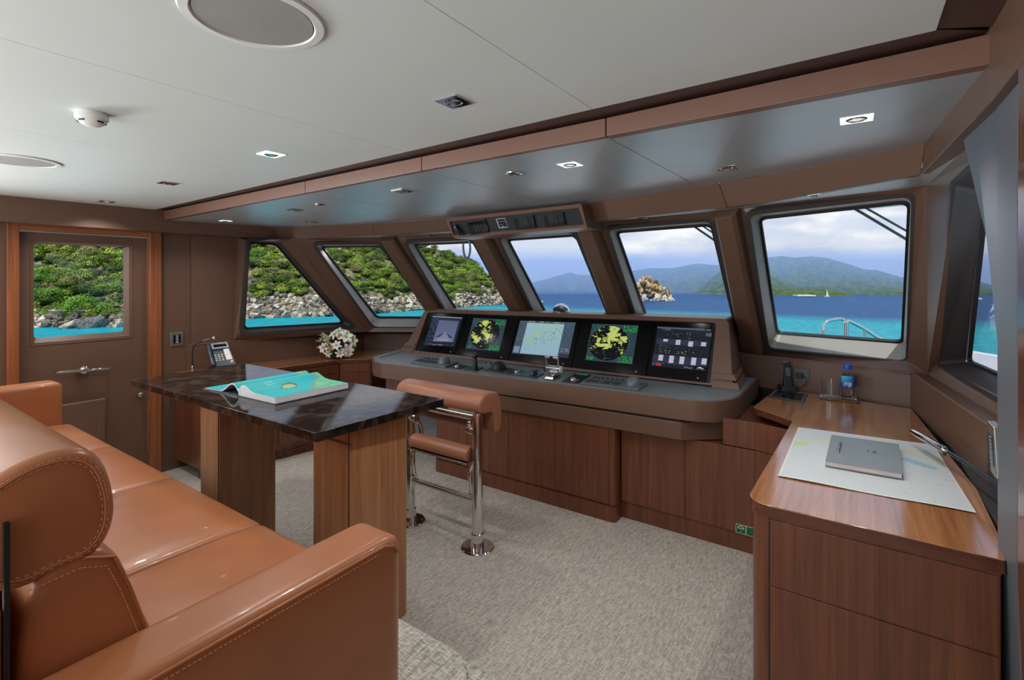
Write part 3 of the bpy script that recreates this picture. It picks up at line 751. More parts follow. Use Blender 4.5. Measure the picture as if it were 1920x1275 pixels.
# ================================================================== MARBLE TABLE
TT = 1.157; tb = [Pz(246.6, 712, TT), Pz(592.6, 812.5, TT), Pz(832.5, 748, TT), Pz(464, 682, TT)]
tab = thing('table', 'high table with polished dark marble top on two walnut pedestals', 'table', (-2.96, 1.71, 0))
m = MB(); m.prism([xy(p) for p in tb], TT - .042, TT); mkobj('table_top', m, M_marble, tab, bevel=.003)
for (x0, x1) in ((-3.60, -3.335), (-2.337, -2.027)):
    m = MB(); m.prism([xy(p) for p in rpoly([(x0, 1.55), (x1, 1.55), (x1, 1.93), (x0, 1.93)], [.015, .006, .02, .15])], .2405, TT - .0425); m.prism([xy(p) for p in rpoly([(x0, 1.616), (x1, 1.616), (x1, 1.93), (x0, 1.93)], [.005, .005, .02, .15])], .001, .2405)
    lg = mkobj('leg', m, M_woodL, tab, smooth=30)
    mm = MB(); mm.box((x0 + .03, 1.546, 1.03), (x1 + .003, 1.552, 1.035)); mm.box((x1 - .012, 1.5465, .25), (x1 - .009, 1.5505, TT - .043)); mkobj('panel_seam', mm, M_dark, lg)

# ================================================================== HELM LEANING SEAT
hs = thing('leaning_seat', 'chrome tube helm leaning rail with padded leather bolster, seat folded', 'seat', (-2.45, 2.68, 0))
PX = (-2.776, -2.125); PY = 2.67
for x in PX:
    m = MB().tube([(x, PY, .09), (x, PY, .90), (x, PY, .925)], [.036, .036, .03], 24)
    p = mkobj('post', m, M_chrome, hs, smooth=50)
    m = MB().lathe([(.114, 0), (.114, .006), (.108, .012), (.044, .013), (.044, .10), (.040, .104)], (x, PY, 0), 32); mkobj('floor_flange', m, M_chrome, p, smooth=40)
    for a in (.6, 2.2, 3.8, 5.3): mkobj('screw', MB().lathe([(.007, .012), (.006, .015)], (x + .09 * math.cos(a), PY + .09 * math.sin(a), 0), 8), M_brushed, p)
m = MB().tube([(PX[0], PY, .895), (PX[1], PY, .895)], .03, 20); m.box((PX[0], PY - .03, .92), (PX[1], PY + .06, .935)); mkobj('top_rail', m, M_chrome, hs, smooth=50)
m = MB().tube([(PX[0] - .0, PY, .32), (PX[1], PY, .32)], .019, 16); mkobj('foot_rail', m, M_chrome, hs, smooth=50)
bp = prof_round([(2.61, .935), (2.60, 1.0), (2.64, 1.055), (2.73, 1.07), (2.83, 1.045), (2.865, .96), (2.868, .83), (2.85, .765), (2.80, .755), (2.765, .79), (2.76, .925), (2.70, .935)], 2)
m = softx(MB(), bp, -2.875, -2.055, .02); mkobj('bolster', m, M_seatl, hs, smooth=50)
rp = prof_round([(2.60, .60), (2.60, .645), (2.63, .68), (2.69, .685), (2.725, .65), (2.725, .61), (2.69, .585), (2.63, .585)], 2)
m = softx(MB(), rp, PX[0] + .05, PX[1] - .05, .012); mkobj('folded_seat_pad', m, M_seatl, hs, smooth=50)
m = MB(); m.box((PX[0] + .04, 2.60, .575), (PX[1] - .04, 2.70, .588)); mkobj('seat_rail', m, M_chrome, hs, bevel=.004)
for x, s in ((PX[0] + .045, 1), (PX[1] - .045, -1)):
    arm = MB(); pts = [(x, 2.63, .86), (x, 2.66, .80), (x, 2.72, .73), (x, 2.74, .66), (x, 2.72, .60), (x, 2.66, .54), (x, 2.64, .48), (x, 2.66, .42), (x, 2.665, .36)]
    arm.tube(pts, [.014, .022, .02, .017, .016, .014, .013, .014, .018], 10); a_ = mkobj('hinge_arm', arm, M_chrome, hs, smooth=50)
    k = MB().lathe([(.03, -.03), (.034, -.01), (.034, .01), (.03, .03)], (x, 2.665, .80), 18, Matrix.Rotation(math.pi / 2, 3, 'Y')); mkobj('knuckle', k, M_chrome, a_, smooth=50); k = MB().lathe([(.02, -.02), (.022, .0), (.02, .02)], (x, 2.665, .36), 14, Matrix.Rotation(math.pi / 2, 3, 'Y')); mkobj('knuckle', k, M_chrome, a_, smooth=50)

# ================================================================== CABINETS AND WORKTOPS
def door_slab(m, a, b, z0, z1, th=.018, gap=.0015, out=None):
    a = Vector((a[0], a[1], 0)); b = Vector((b[0], b[1], 0)); d = (b - a).normalized(); n = out or Vector((d.y, -d.x, 0))
    A = a + d * gap; B = b - d * gap
    return m.hexa([A + V3(0, 0, z0), B + V3(0, 0, z0), B + n * th + V3(0, 0, z0), A + n * th + V3(0, 0, z0)], [A + V3(0, 0, z1), B + V3(0, 0, z1), B + n * th + V3(0, 0, z1), A + n * th + V3(0, 0, z1)])
# centre bay under the helm
cx = [-3.30] + [Py(u, 850, 3.5).x for u in (872, 950, 1037, 1138)] + [-1.485]
cy = lambda x: 3.515 + (x + 3.31) * .012
cab = thing('cabinet', 'walnut centre cabinet row under the helm console, standing proud of its neighbours', 'cabinet', (-2.4, 3.7, 0))
m = MB(); m.prism([(-3.31, cy(-3.31) + .02), (-1.50, cy(-1.5) + .02), (-1.50, 3.95), (-3.31, 3.95)], .1, .70); mkobj('carcass', m, M_wood, cab)
m = MB(); m.prism([xy(p) for p in rpoly([(-3.315, 3.495), (-1.475, 3.515), (-1.475, 3.75), (-3.315, 3.75)], [.05, .05, .001, .001])], 0, .112); mkobj('plinth', m, M_wood, cab, smooth=40)
for i in range(4):
    m = door_slab(MB(), (cx[i], cy(cx[i]) + .018), (cx[i + 1], cy(cx[i + 1]) + .018), .118, .705); mkobj('door', m, M_wood, cab, bevel=.0015)
m = MB(); m.prism([xy(p) for p in rpoly([(cx[4] + .002, cy(cx[4])), (-1.482, cy(-1.48)), (-1.482, 3.66), (cx[4] + .002, 3.66)], [.001, .07, .001, .001])], .118, .705); mkobj('corner_panel', m, M_wood, cab, smooth=40)
sc = [-1.475] + [Py(1284.5, 850, 3.63).x, Py(1416, 850, 3.63).x]
cab = thing('cabinet', 'walnut double-door cabinet at the right end of the helm, green sign on it', 'cabinet', (-1.0, 3.8, 0))
m = MB(); m.box((sc[0], 3.65, .1), (sc[2], 3.95, .70)); mkobj('carcass', m, M_wood, cab)
m = MB(); m.box((sc[0], 3.645, 0), (sc[2], 3.72, .125)); mkobj('plinth', m, M_wood, cab, bevel=.002)
for i in range(2):
    m = door_slab(MB(), (sc[i], 3.648), (sc[i + 1], 3.648), .132, .70); mkobj('door', m, M_wood, cab, bevel=.0015)
cab = thing('cabinet', 'narrow walnut corner cabinet with a top drawer between helm and desk', 'cabinet', (-.5, 3.75, 0))
c0, c1, c2 = (-.74, 3.648), (sc[2] + .002, 3.648), (-.31, 3.585)
m = MB(); m.prism([c0, c1, c2, (-.31, 4.3), (-.74, 4.3)], .705, .846); m.prism([(c1[0] + .003, 3.66), c2, (-.31, 4.3), (c1[0], 4.3)], .1, .71); mkobj('carcass', m, M_wood, cab)
m = door_slab(MB(), c0, c1, .708, .886); m = door_slab(m, c1, c2, .708, .886); mkobj('drawer', m, M_wood, cab, bevel=.0015)
m = door_slab(MB(), c1, c2, .10, .703); mkobj('door', m, M_wood, cab, bevel=.0015)
m = MB(); m.prism([(c1[0] + .003, 3.66), (c2[0], c2[1] + .01), (-.31, 4.3), (c1[0], 4.3)], 0, .1); mkobj('plinth', m, M_dark, cab)
# port side cabinets
pf = [(-5.41, 2.10), (-4.86, 2.10), xy(Pz(521.6, 689.7, .94)), xy(Pz(637, 674.6, .94)), xy(Pz(698.7, 673, .94))]
pw = pf + [(-4.475, 4.15), (-4.56, 4.36), xy(Pz(683.6, 619.6, 1.19)), (-5.41, 2.24)]
wt = tag(mkobj('worktop', MB().prism([xy(p) for p in rpoly([Vector((x, y, 0)) for x, y in pw], [0, .03, .05, .06, .02, 0, 0, 0, 0])], .90, .94), M_woodY, bevel=.004), 'polished walnut worktop along the left side under the angled window', 'worktop')
ins = inset2(pw, .025)
def edge_band(o):
    o.data.materials.append(M_wdk)
    for p in o.data.polygons:
        if abs(p.normal.z) < .5: p.material_index = 1
edge_band(wt)
labs = ['walnut end cabinet standing against the wall beside the door', 'walnut cabinet with toe-kick vent grille behind the marble table', 'walnut cabinet under the flower arrangement']
for i, (a, b) in enumerate(((1, 2), (2, 3), (3, 4))):
    A, B = ins[a], ins[b]
    back = [(-5.2, B[1] + .0), (-5.2, A[1])] if i < 2 else [(-4.62, 4.2), (-5.05, 4.0), (-5.2, A[1] + .01)]
    if i == 0: back = [(-5.35, B[1] - .002), (-5.40, A[1])]
    if i == 1: back = [(-5.10, B[1] - .002), (-5.30, A[1])]
    cab = thing('cabinet', labs[i], 'cabinet', (A[0] - .2, (A[1] + B[1]) / 2, 0))
    m = MB(); m.prism([A, B] + back, .1, .898); mkobj('carcass', m, M_wood, cab)
    ii = [Vector(A).lerp(Vector(B), f) for f in ((.02, .5, .98) if i < 2 else (.03, .97))]
    dd = (Vector(B) - Vector(A)).normalized(); nn = V3(dd.y, -dd.x, 0); nn = nn if nn.x > 0 else -nn
    for p, q in zip(ii[:-1], ii[1:]): m = door_slab(MB(), p, q, .14, .79, out=nn); mkobj('door', m, M_wood, cab, bevel=.0015)
    for p, q in zip(ii[:-1], ii[1:]): m = door_slab(MB(), p, q, .795, .893, out=nn); mkobj('drawer', m, M_wood, cab, bevel=.0015)
    m = MB(); a0 = Vector((A[0], A[1], 0)) - nn * .02; b0 = Vector((B[0], B[1], 0)) - nn * .02
    m.prism([xy(a0), xy(b0), xy(b0 - nn * .1), xy(a0 - nn * .1)], 0, .1); pl = mkobj('plinth', m, M_dark, cab)
    if i == 1:
        g = MB()
        for k in range(5): g.hexa([a0 + nn * .004 + V3(0, 0, .015 + k * .023), b0 + nn * .004 + V3(0, 0, .015 + k * .023), b0 + nn * .018 + V3(0, 0, .010 + k * .023), a0 + nn * .018 + V3(0, 0, .010 + k * .023)],
                                  [a0 + nn * .004 + V3(0, 0, .027 + k * .023), b0 + nn * .004 + V3(0, 0, .027 + k * .023), b0 + nn * .018 + V3(0, 0, .022 + k * .023), a0 + nn * .018 + V3(0, 0, .022 + k * .023)])
        mkobj('vent_grille', g, M_wood, cab)
    if i == 0:
        m = MB().box((-5.40, 2.107, .10), (-4.885, 2.124, .893)); mkobj('end_panel', m, M_wood, cab, bevel=.0015)
# starboard worktop and desk
dw = [xy(Pz(1453, 731, .94)), xy(Pz(1411, 763, .94)), xy(Pz(1485.5, 788.6, .94)), xy(Pz(1398, 938, .94)), xy(Pz(1887, 1052, .94)), (.425, 2.40), (.44, 2.9), (.335, 4.42), (-.50, 4.62)]
edge_band(tag(mkobj('worktop', MB().prism([xy(p) for p in rpoly([Vector((x, y, 0)) for x, y in dw], [0, .02, .02, .10, .01, 0, 0, 0, 0], 10)], .893, .94), M_woodY, bevel=.004), 'polished walnut worktop running from the helm round to the chart desk', 'worktop'))
di = inset2(dw, .012)
desk = thing('chart_desk', 'walnut chart desk with wide drawer fronts in the right foreground', 'desk', (.05, 2.9, 0))
body = [di[2], di[3], di[4], (.40, 2.45), (.40, 3.55)]
m = MB(); m.prism([xy(p) for p in rpoly([Vector((x, y, 0)) for x, y in body], [0, .085, 0, 0, 0], 12)], 0, .891); mkobj('carcass', m, M_wood, desk, smooth=35)
fa, fb = Pz(1441, 978, .885), Pz(1879, 1085, .885); dd = (fb - fa); dd.z = 0; dd.normalize(); nn = V3(dd.y, -dd.x, 0)
A = Vector((di[3][0], di[3][1], 0)); off = (Vector((di[4][0], di[4][1], 0)) - A).normalized(); nn = V3(off.y, -off.x, 0)
p0 = A + off * ((fa - A).dot(off)); p1 = A + off * ((fb - A).dot(off))
for z0, z1 in ((.622, .882), (.02, .616)):
    m = door_slab(MB(), xy(p0), xy(p1), z0, z1, th=.006, out=nn); mkobj('drawer', m, M_wood, desk, bevel=.002)
m = MB(); m.hexa([p0 - off * .004 + nn * .001 + V3(0, 0, 0), p0 + nn * .001, p0 + nn * .0025, p0 - off * .004 + nn * .0025], [p + V3(0, 0, .888) for p in (p0 - off * .004 + nn * .001, p0 + nn * .001, p0 + nn * .0025, p0 - off * .004 + nn * .0025)]); mkobj('shadow_gap', m, M_rubber, desk)

# ================================================================== HELM CONSOLE
con = thing('helm_console', 'brown leather helm console with grey instrument top and raised screen hood', 'console', (-2.4, 4.0, .7))
dk = [Pz(752, 653.5, 1.0), Pz(714.7, 664, 1.0), Pz(697.5, 669, 1.0), Pz(700, 677, 1.0), Pz(714, 681, 1.0), Pz(731, 682.5, 1.0), Pz(1060, 721, 1.0), Pz(1303, 751, 1.0), Pz(1345, 752.5, 1.0), Pz(1373.5, 748, 1.0), Pz(1388, 742, 1.0), Pz(1421, 709.5, 1.0)]
dko = [xy(p) for p in rpoly([Vector((p.x, p.y, 0)) for p in dk], [.01, .01, .03, .03, .03, .03, 0, .05, .05, .05, .05, 0], 5)] + [(-.66, 4.64), (-1.7, 4.70), (-3.6, 4.46), (-4.45, 4.38)]
m = MB().prism(dko, .85, .998); mkobj('fascia', m, M_leather, con, bevel=.012, seg=3)
m = MB().prism(inset2(dko, .012), .99, 1.0015); mkobj('instrument_top', m, M_deckg, con)
lo = [(-4.12, 3.66), (-3.92, 3.43), (-1.0, 3.545), (-.745, 3.74), (-.745, 4.5), (-4.12, 4.3)]
m = MB().prism(lo, .706, .832); mkobj('lower_fascia', m, M_leather, con, bevel=.006); mkobj('shadow_gap', MB().prism(inset2(lo, .03), .832, .85), M_rubber, con)  # dark inset strip stands in for the shade line under the fascia
m = MB(); a, b = Pz(712, 671.5, 1.0), Pz(752, 661, 1.0); m.tube([a, b], .006, 6); mkobj('groove_strip', m, M_rubber, con)
IQ = [Pz(802, 585.5, 1.45), Pz(1343, 605, 1.485), Pz(1332, 718.5, 1.03), Pz(777, 657, 1.03)]
PN = (IQ[1] - IQ[3]).cross(IQ[2] - IQ[0]).normalized(); PN = PN if PN.y < 0 else -PN
PC_ = sum(IQ, Vector()) / 4
IQ = [Ppl(u, v, PC_, PN) for u, v in ((802, 585.5), (1343, 605), (1332, 718.5), (777, 657))]
OQ = [Ppl(u, v, PC_, PN) for u, v in ((798, 578.5), (1366, 598), (1374, 727), (755, 661))]
for p in OQ[2:]: p.z = max(p.z, 1.0)
m = MB(); oq = rpoly(OQ, [.05, .06, .005, .005], 6); iq = rpoly(IQ, [.03, .03, .01, .01], 6)
m.ring(oq, iq); m.ring(iq, [p - PN * .034 for p in iq])
bkp = rpoly([OQ[0] + V3(.03, .30, -.005), OQ[1] + V3(-.03, .48, -.005), OQ[2] + V3(-.03, .50, 0), OQ[3] + V3(.03, .40, 0)], [.05, .06, .005, .005], 6)
m.ring(oq, bkp); m.poly(bkp); mkobj('screen_hood', m, M_leather, con, smooth=40, bevel=0)
m = MB().poly([p - PN * .0335 for p in iq]); mkobj('hood_back', m, M_rubber, con)
for side in (0, 1):
    for k, (z0, z1, ex) in enumerate(((1.002, 1.052, .05), (1.066, 1.108, .032))):
        def at(line, z): a, b = line; t = (z - a.z) / (b.z - a.z); return a + (b - a) * t
        ol = (OQ[2], OQ[1]) if side else (OQ[3], OQ[0]); il = (IQ[2], IQ[1]) if side else (IQ[3], IQ[0]); sg = 1 if side else -1
        q = []
        for z in (z0, z1):
            e2 = ex - (.012 if z == z1 else 0); o = at(ol, z) + V3(sg * e2, -.012, 0); i = at(il, z) + V3(sg * .012, -.012, 0)
            q.append([i, o, o + V3(-sg * .03, .46, 0), i + V3(0, .3, 0)])
        m = MB().hexa(*q); mkobj('base_moulding', m, M_fascia if False else M_leather, con, bevel=.003)
# ---- displays
SP = PC_ - PN * .008
def on(u, v, off=0.0): return Ppl(u, v, SP + PN * off, PN)
B0, B1, T0, T1 = [p - PN * .0 for p in (IQ[3], IQ[2], IQ[0], IQ[1])]
def fr_(u): 
    p = Ppl(u, 660 + (u - 777) * .11, PC_, PN); d = B1 - B0; return (p - B0).dot(d) / d.dot(d)
bf = [.012] + [fr_(u) for u in (851, 950.5, 1069.5, 1210)] + [.988]
class Scr:      # flat picture drawn in (s,t) over a quad
    def __init__(s, q): s.q = q; s.m = MB(); s.k = 0
    def P(s, a, b, o=0): q = s.q; return q[0].lerp(q[1], a).lerp(q[3].lerp(q[2], a), b) + PN * o
    def rect(s, a0, b0, a1, b1, c, o=None):
        s.k += 1; o = .0004 + s.k * 1e-6 if o is None else o
        s.m.col(c).poly([s.P(a0, b0, o), s.P(a1, b0, o), s.P(a1, b1, o), s.P(a0, b1, o)])
    def disc(s, a, b, ra, rb, c, n=40, o=.0006): s.m.col(c).poly([s.P(a + ra * math.cos(t), b + rb * math.sin(t), o) for t in [2 * math.pi * i / n for i in range(n)]])
def text_rows(s, a0, b0, a1, b1, rows, cols, c, dens=.6, seed=1, o=.0008):
    r = random.Random(seed)
    for i in range(rows):
        for j in range(cols):
            if r.random() < dens:
                k = .4 + .6 * r.random(); cc = tuple(x * k for x in c[:3])
                A = a0 + (a1 - a0) * (j + .1) / cols; B = b0 + (b1 - b0) * (i + .2) / rows
                s.rect(A, B, A + (a1 - a0) / cols * r.choice((.5, .85, .85)), B + (b1 - b0) / rows * .6, cc, o)
def radar(q, seed, cx_, thr, shift):
    s = Scr(q); s.rect(0, 0, 1, 1, S(44, 62, 74)[:3], .0002); text_rows(s, 0, 0, 1, 1, 26, 26, S(60, 90, 100), .12, seed)
    s.disc(cx_, .5, .42, .47, S(16, 17, 20)[:3]); N_ = 84; r = random.Random(seed)
    for i in range(N_):
        for j in range(N_):
            a = (i + .5) / N_; b = (j + .5) / N_
            if ((a - cx_) / .405) ** 2 + ((b - .5) / .455) ** 2 > 1: continue
            v = mn.noise(Vector((a * 4.2 + shift, b * 4.2, seed))) + .45 * mn.noise(Vector((a * 13, b * 13, seed + 5.0))) + .35 * mn.noise(Vector((a * 30, b * 30, 9.0 + seed)))
            w = v + .35 * (1 - abs(a - .42) * 2.2) - .3 * abs(b - .45)
            if seed == 4 and b > .62: w -= .22
            if w > thr:
                c = S(186, 198, 112) if w > thr + .1 else S(166, 180, 60)
                s.rect(i / N_, j / N_, (i + 1.02) / N_, (j + 1.02) / N_, c[:3], .0009)
    g = S(40, 190, 60); text_rows(s, .70, .02, .99, .2, 6, 9, g, .75, seed + 1); text_rows(s, .68, .82, .98, .99, 6, 9, g, .75, seed + 2); text_rows(s, .01, .88, .16, .98, 3, 5, g, .7, seed + 3); text_rows(s, .01, .02, .2, .2, 7, 6, S(40, 130, 80), .5, seed + 4)
    for k in range(36):
        t = 2 * math.pi * k / 36; s.disc(cx_ + .445 * math.cos(t), .5 + .49 * math.sin(t), .004, .006, S(120, 190, 190)[:3], 6, .0009)
    return s.m
def camera_view(q):
    s = Scr(q); s.rect(0, 0, 1, 1, S(34, 40, 56)[:3], .0002); s.rect(0, 0, 1, .04, S(120, 128, 146)[:3]); text_rows(s, .02, .1, .24, .85, 16, 4, S(70, 84, 104), .5, 3)
    for i in range(10): 
        k = i / 10; s.rect(.26, .13 + k * .72, .92, .13 + (k + .1) * .72, [c * (1 + .35 * k) for c in S(84, 94, 122)[:3]], .0005)
    c2 = S(120, 120, 148)[:3]; c3 = S(52, 58, 82)[:3]
    s.m.col(c3).poly([s.P(.30, .70, .0007), s.P(.55, .55, .0007), s.P(.62, .55, .0007), s.P(.90, .72, .0007)])
    s.m.col(c2).poly([s.P(.27, .85, .0009), s.P(.45, .70, .0009), s.P(.575, .52, .0009), s.P(.60, .52, .0009), s.P(.74, .70, .0009), s.P(.91, .85, .0009)])
    for a in (.44, .52, .62, .70): s.rect(a, .76, a + .015, .82, S(190, 190, 210)[:3], .0011)
    s.rect(.26, .87, .92, .93, S(30, 34, 52)[:3]); text_rows(s, .3, .95, .6, .985, 1, 9, S(200, 205, 215), .8, 5); text_rows(s, .0, .93, .95, .96, 1, 20, S(110, 120, 140), .5, 6)
    return s.m
def chart_view(q):
    s = Scr(q); s.rect(0, 0, 1, 1, S(64, 80, 92)[:3], .0002); text_rows(s, .02, .02, .13, .6, 22, 4, S(110, 126, 136), .3, 8); s.rect(.01, .78, .12, .97, S(112, 134, 160)[:3])
    text_rows(s, .14, .005, .8, .05, 1, 22, S(170, 184, 186), .6, 9); text_rows(s, .86, .02, .99, .3, 8, 5, S(80, 110, 150), .5, 10); text_rows(s, .84, .74, .99, .86, 5, 8, S(150, 160, 175), .6, 11); s.rect(.84, .9, 1, 1, S(52, 48, 66)[:3])
    N_ = 60
    for i in range(N_):
        for j in range(N_):
            a, b = (i + .5) / N_, (j + .5) / N_
            base = [lerp(x, y, b) for x, y in zip(S(146, 180, 180)[:3], S(140, 172, 190)[:3])]
            d = abs((b - .62) + (a - .3) * .62) ; v = mn.noise(Vector((a * 16, b * 16, 2.2))) + .6 * mn.noise(Vector((a * 34, b * 34, 7)))
            if v > .38 and d < .22: base = S(120, 158, 164)[:3]
            if v > .58 and d < .16: base = S(80, 120, 124)[:3]
            if (a - .18) ** 2 * 2 + (b - .58) ** 2 * 12 < .02 + .01 * v: base = S(150, 184, 120)[:3]
            if (a - .36) ** 2 * 3 + (b - .38) ** 2 * 4 < .012 + .006 * v: base = S(160, 190, 110)[:3] if v < .2 else S(200, 160, 110)[:3]
            if (a - .82) ** 2 * 3 + (b - .2) ** 2 * 4 < .007: base = S(120, 170, 210)[:3] if b < .2 else S(165, 185, 110)[:3]
            s.rect(.145 + .67 * i / N_, .06 + .92 * j / N_, .145 + .67 * (i + 1) / N_, .06 + .92 * (j + 1) / N_, base, .0006)
    return s.m
def engine_view(q):
    s = Scr(q); s.rect(0, 0, 1, 1, S(28, 32, 40)[:3], .0002); s.rect(0, 0, .86, .045, S(74, 84, 108)[:3]); text_rows(s, .87, .01, .99, .05, 1, 8, S(120, 125, 140), .6, 3)
    s.rect(.03, .30, .95, .44, S(46, 52, 64)[:3]); s.rect(0, .70, .99, .9, S(46, 50, 66)[:3]); s.rect(.9, .1, 1.0, .18, S(84, 88, 94)[:3]); text_rows(s, .1, .05, .3, .075, 1, 8, S(150, 150, 165), .8, 4); text_rows(s, .1, .46, .24, .485, 1, 8, S(150, 150, 165), .8, 5)
    text_rows(s, .1, .095, .8, .11, 1, 40, S(90, 96, 112), .5, 6); text_rows(s, .06, .5, .8, .515, 1, 40, S(90, 96, 112), .5, 7)
    lt = S(196, 198, 222)[:3]
    for a, n, b0 in ((.15, 2, .31), (.385, 4, .31), (.615, 4, .33), (.84, 3, .33)):
        for k in range(n): s.rect(a, b0 + k * .032, a + .085, b0 + k * .032 + .024, lt)
    for a, n in ((.14, 4), (.34, 5), (.53, 5), (.74, 5), (.92, 4)):
        for k in range(n): s.rect(a - .03, .71 + k * .036, a + .055, .71 + k * .036 + .028, lt)
    r = random.Random(5)
    for k in range(44):
        zone = r.choice(((.1, .3, .53, .66), (.42, .76, .54, .66), (.2, .8, .13, .26)))
        a = r.uniform(zone[0], zone[1]); b = r.uniform(zone[2], zone[3]); s.disc(a, b, .006, .007, (S(190, 210, 60) if r.random() < .7 else S(150, 170, 190))[:3], 6)
    s.rect(.08, .92, .18, .975, S(190, 44, 40)[:3]); s.rect(.0, .92, .07, .975, S(60, 60, 86)[:3]); text_rows(s, 0, .905, .6, .92, 1, 12, S(110, 112, 128), .7, 8)
    text_rows(s, .6, .935, .74, .975, 2, 9, S(170, 175, 190), .8, 9); s.rect(.78, .9, 1.0, 1.0, S(12, 12, 14)[:3]); s.m.col(S(190, 195, 215)[:3]).poly([s.P(.82, .945, .001), s.P(.875, .912, .001), s.P(.955, .95, .001)]); text_rows(s, .81, .962, .99, .982, 1, 12, S(150, 155, 170), .8, 10)
    return s.m
SQ = [[(811.8, 592.2), (867, 595.4), (852, 650), (794.2, 647.4)], [(887.9, 596), (950.6, 599.2), (936, 658.9), (872.8, 653.7)], [(975.8, 601), (1079.7, 604.7), (1065.4, 671.5), (960, 662.2)],
      [(1110.5, 607), (1197.3, 610), (1185.6, 683), (1097.3, 675)], [(1232.9, 612.4), (1336, 617.2), (1325, 696.5), (1221.4, 686)]]
ML = ['black display at far left of the helm showing the bow camera view', 'black display left of the chart screen showing a yellow radar picture', 'black centre display at the helm showing a pale blue nautical chart', 'black display right of the chart screen showing a large yellow radar picture', 'black display at the right end of the helm showing engine readouts']
for i in range(5):
    a, b = bf[i] + .0012, bf[i + 1] - .0012
    q = [T0.lerp(T1, a), T0.lerp(T1, b), B0.lerp(B1, b), B0.lerp(B1, a)]; q = [q[0].lerp(q[3], .015), q[1].lerp(q[2], .015), q[2].lerp(q[1], .015), q[3].lerp(q[0], .015)]
    base = [p - PN * .032 for p in q]; fr0 = [p - PN * .008 for p in q]
    cc_ = sum(q, Vector()) / 4
    mo = thing('display', ML[i], 'screen', tuple(cc_), 0, 'helm displays')
    mkobj('bezel', MB().hexa(base, fr0), M_blackg, mo, bevel=.0012)
    sq = [Ppl(u, v, PC_ - PN * .008, PN) for u, v in SQ[i]]
    mk = [camera_view, lambda q: radar(q, 3, .47, .34, 0.4), chart_view, lambda q: radar(q, 4, .43, .27, 2.3), engine_view][i](sq)
    mkobj('screen', mk, M_screen, mo, weld=False)
    bu = q[2].lerp(q[3], .13).lerp(q[1], .05) - PN * .008
    R3 = PN.to_track_quat('Z', 'Y').to_matrix(); mkobj('power_button', MB().lathe([(.006, 0), (.006, .001), (.004, .002)], bu, 14, R3), M_brushed, mo)

# ---- instruments on the console top
def dome(c, r, h, n=28, M=None):
    return MB().lathe([(r, 0)] + [(r * math.cos(a) ** .8, h * math.sin(a)) for a in [math.pi / 2 * i / 10 for i in range(1, 10)]] + [(0, h)], c, n, M)
def slab(px, z0, th, inset=.0):
    b = [Pz(u, v, z0 + th) for u, v in px]
    return [Vector((p.x, p.y, z0)) for p in b], b
def panel_thing(name, label, cat, px, th, m_, z0=1.0030):
    lo_, hi = slab(px, z0, th); c = sum(lo_, Vector()) / 4
    t = thing(name, label, cat, tuple(c)); mkobj('panel', MB().hexa(lo_, hi), m_, t, bevel=.002); return t, hi
def bil(q, a, b): return q[0].lerp(q[1], a).lerp(q[3].lerp(q[2], a), b)   # q: BL-front? (front-left, front-right, back-right, back-left)
def control_keyboard(px, label, ha, hr):
    t, q = panel_thing('control_keyboard', label, 'keyboard', px, .016, M_charc)
    keys = MB(); r = random.Random(3)
    for i in range(3):
        for j in range(11):
            if j == 4 or j == 8 and i == 0: continue
            p = bil(q, .06 + j * .055, .2 + i * .16); keys.obox(p + V3(0, 0, .002), (.010, 0, 0), (0, .007, 0), (0, 0, .003))
    mkobj('key', keys, M_black, t, bevel=.001)['kind'] = 'stuff'
    for j in range(5): p = bil(q, .22 + j * .09, .86); mkobj('switch', MB().obox(p + V3(0, 0, .006), (.006, 0, 0), (0, .006, 0), (0, 0, .008)), M_rubber, t)
    sw = MB(); sw.obox(bil(q, .1, .86) + V3(0, 0, .004), (.03, 0, 0), (0, .007, 0), (0, 0, .006)); mkobj('switch', sw, M_rubber, t)
    p = bil(q, ha, .45); mkobj('trackball_hood', dome(p, hr * 1.1, hr * 1.25), M_charc, t, smooth=60)
    return t
control_keyboard([(769.8, 677.8), (835, 686.7), (859.4, 678.3), (795.6, 670.3)], 'grey control keyboard with domed palm rest left of the joystick', .80, .055)
control_keyboard([(1089.4, 716.6), (1197, 729.7), (1215, 718), (1111, 706.7)], 'grey control keyboard with domed palm rest right of the throttle', .84, .052)
def ball(t, p, r, m_=None, name='trackball'): return mkobj(name, dome(p, r, r * .9, 20), m_ or M_chrome, t, smooth=60)
t, q = panel_thing('trackball_panel', 'small dark trackball panel between left keyboard and joystick', 'control panel', [(841, 688.4), (861, 691.2), (879, 686), (860, 683)], .006, M_black); ball(t, bil(q, .45, .35), .022)
t, q = panel_thing('joystick', 'black joystick with ball grip on its own square base plate', 'joystick', [(869.5, 692), (891, 694.8), (908, 688.8), (884.7, 686)], .008, M_black)
jb = bil(q, .72, .35); mkobj('stick', MB().tube([jb, jb + V3(0, 0, .03), jb + V3(0, 0, .06), jb + V3(0, .002, .09), jb + V3(0, .002, .12)], [.028, .026, .022, .018, .014], 14), M_rubber, t, smooth=50)
mkobj('grip', MB().sphere(jb + V3(0, .002, .125), (.030, .030, .028), 18, 12), M_black, t, smooth=60)
t, q = panel_thing('switch_panel', 'small charcoal switch panel behind the joystick', 'control panel', [(895, 681.5), (925, 685.5), (935, 680), (908, 677)], .008, M_charc)
for k in range(3): mkobj('toggle', MB().tube([bil(q, .2 + k * .3, .5), bil(q, .2 + k * .3, .5) + V3(0, 0, .025)], [.006, .004], 8), M_chrome, t)
t, q = panel_thing('autopilot_panel', 'wide black control panel left of the chrome throttle', 'control panel', [(905, 693.5), (1004, 707.5), (1020, 700), (930, 686)], .008, M_black)
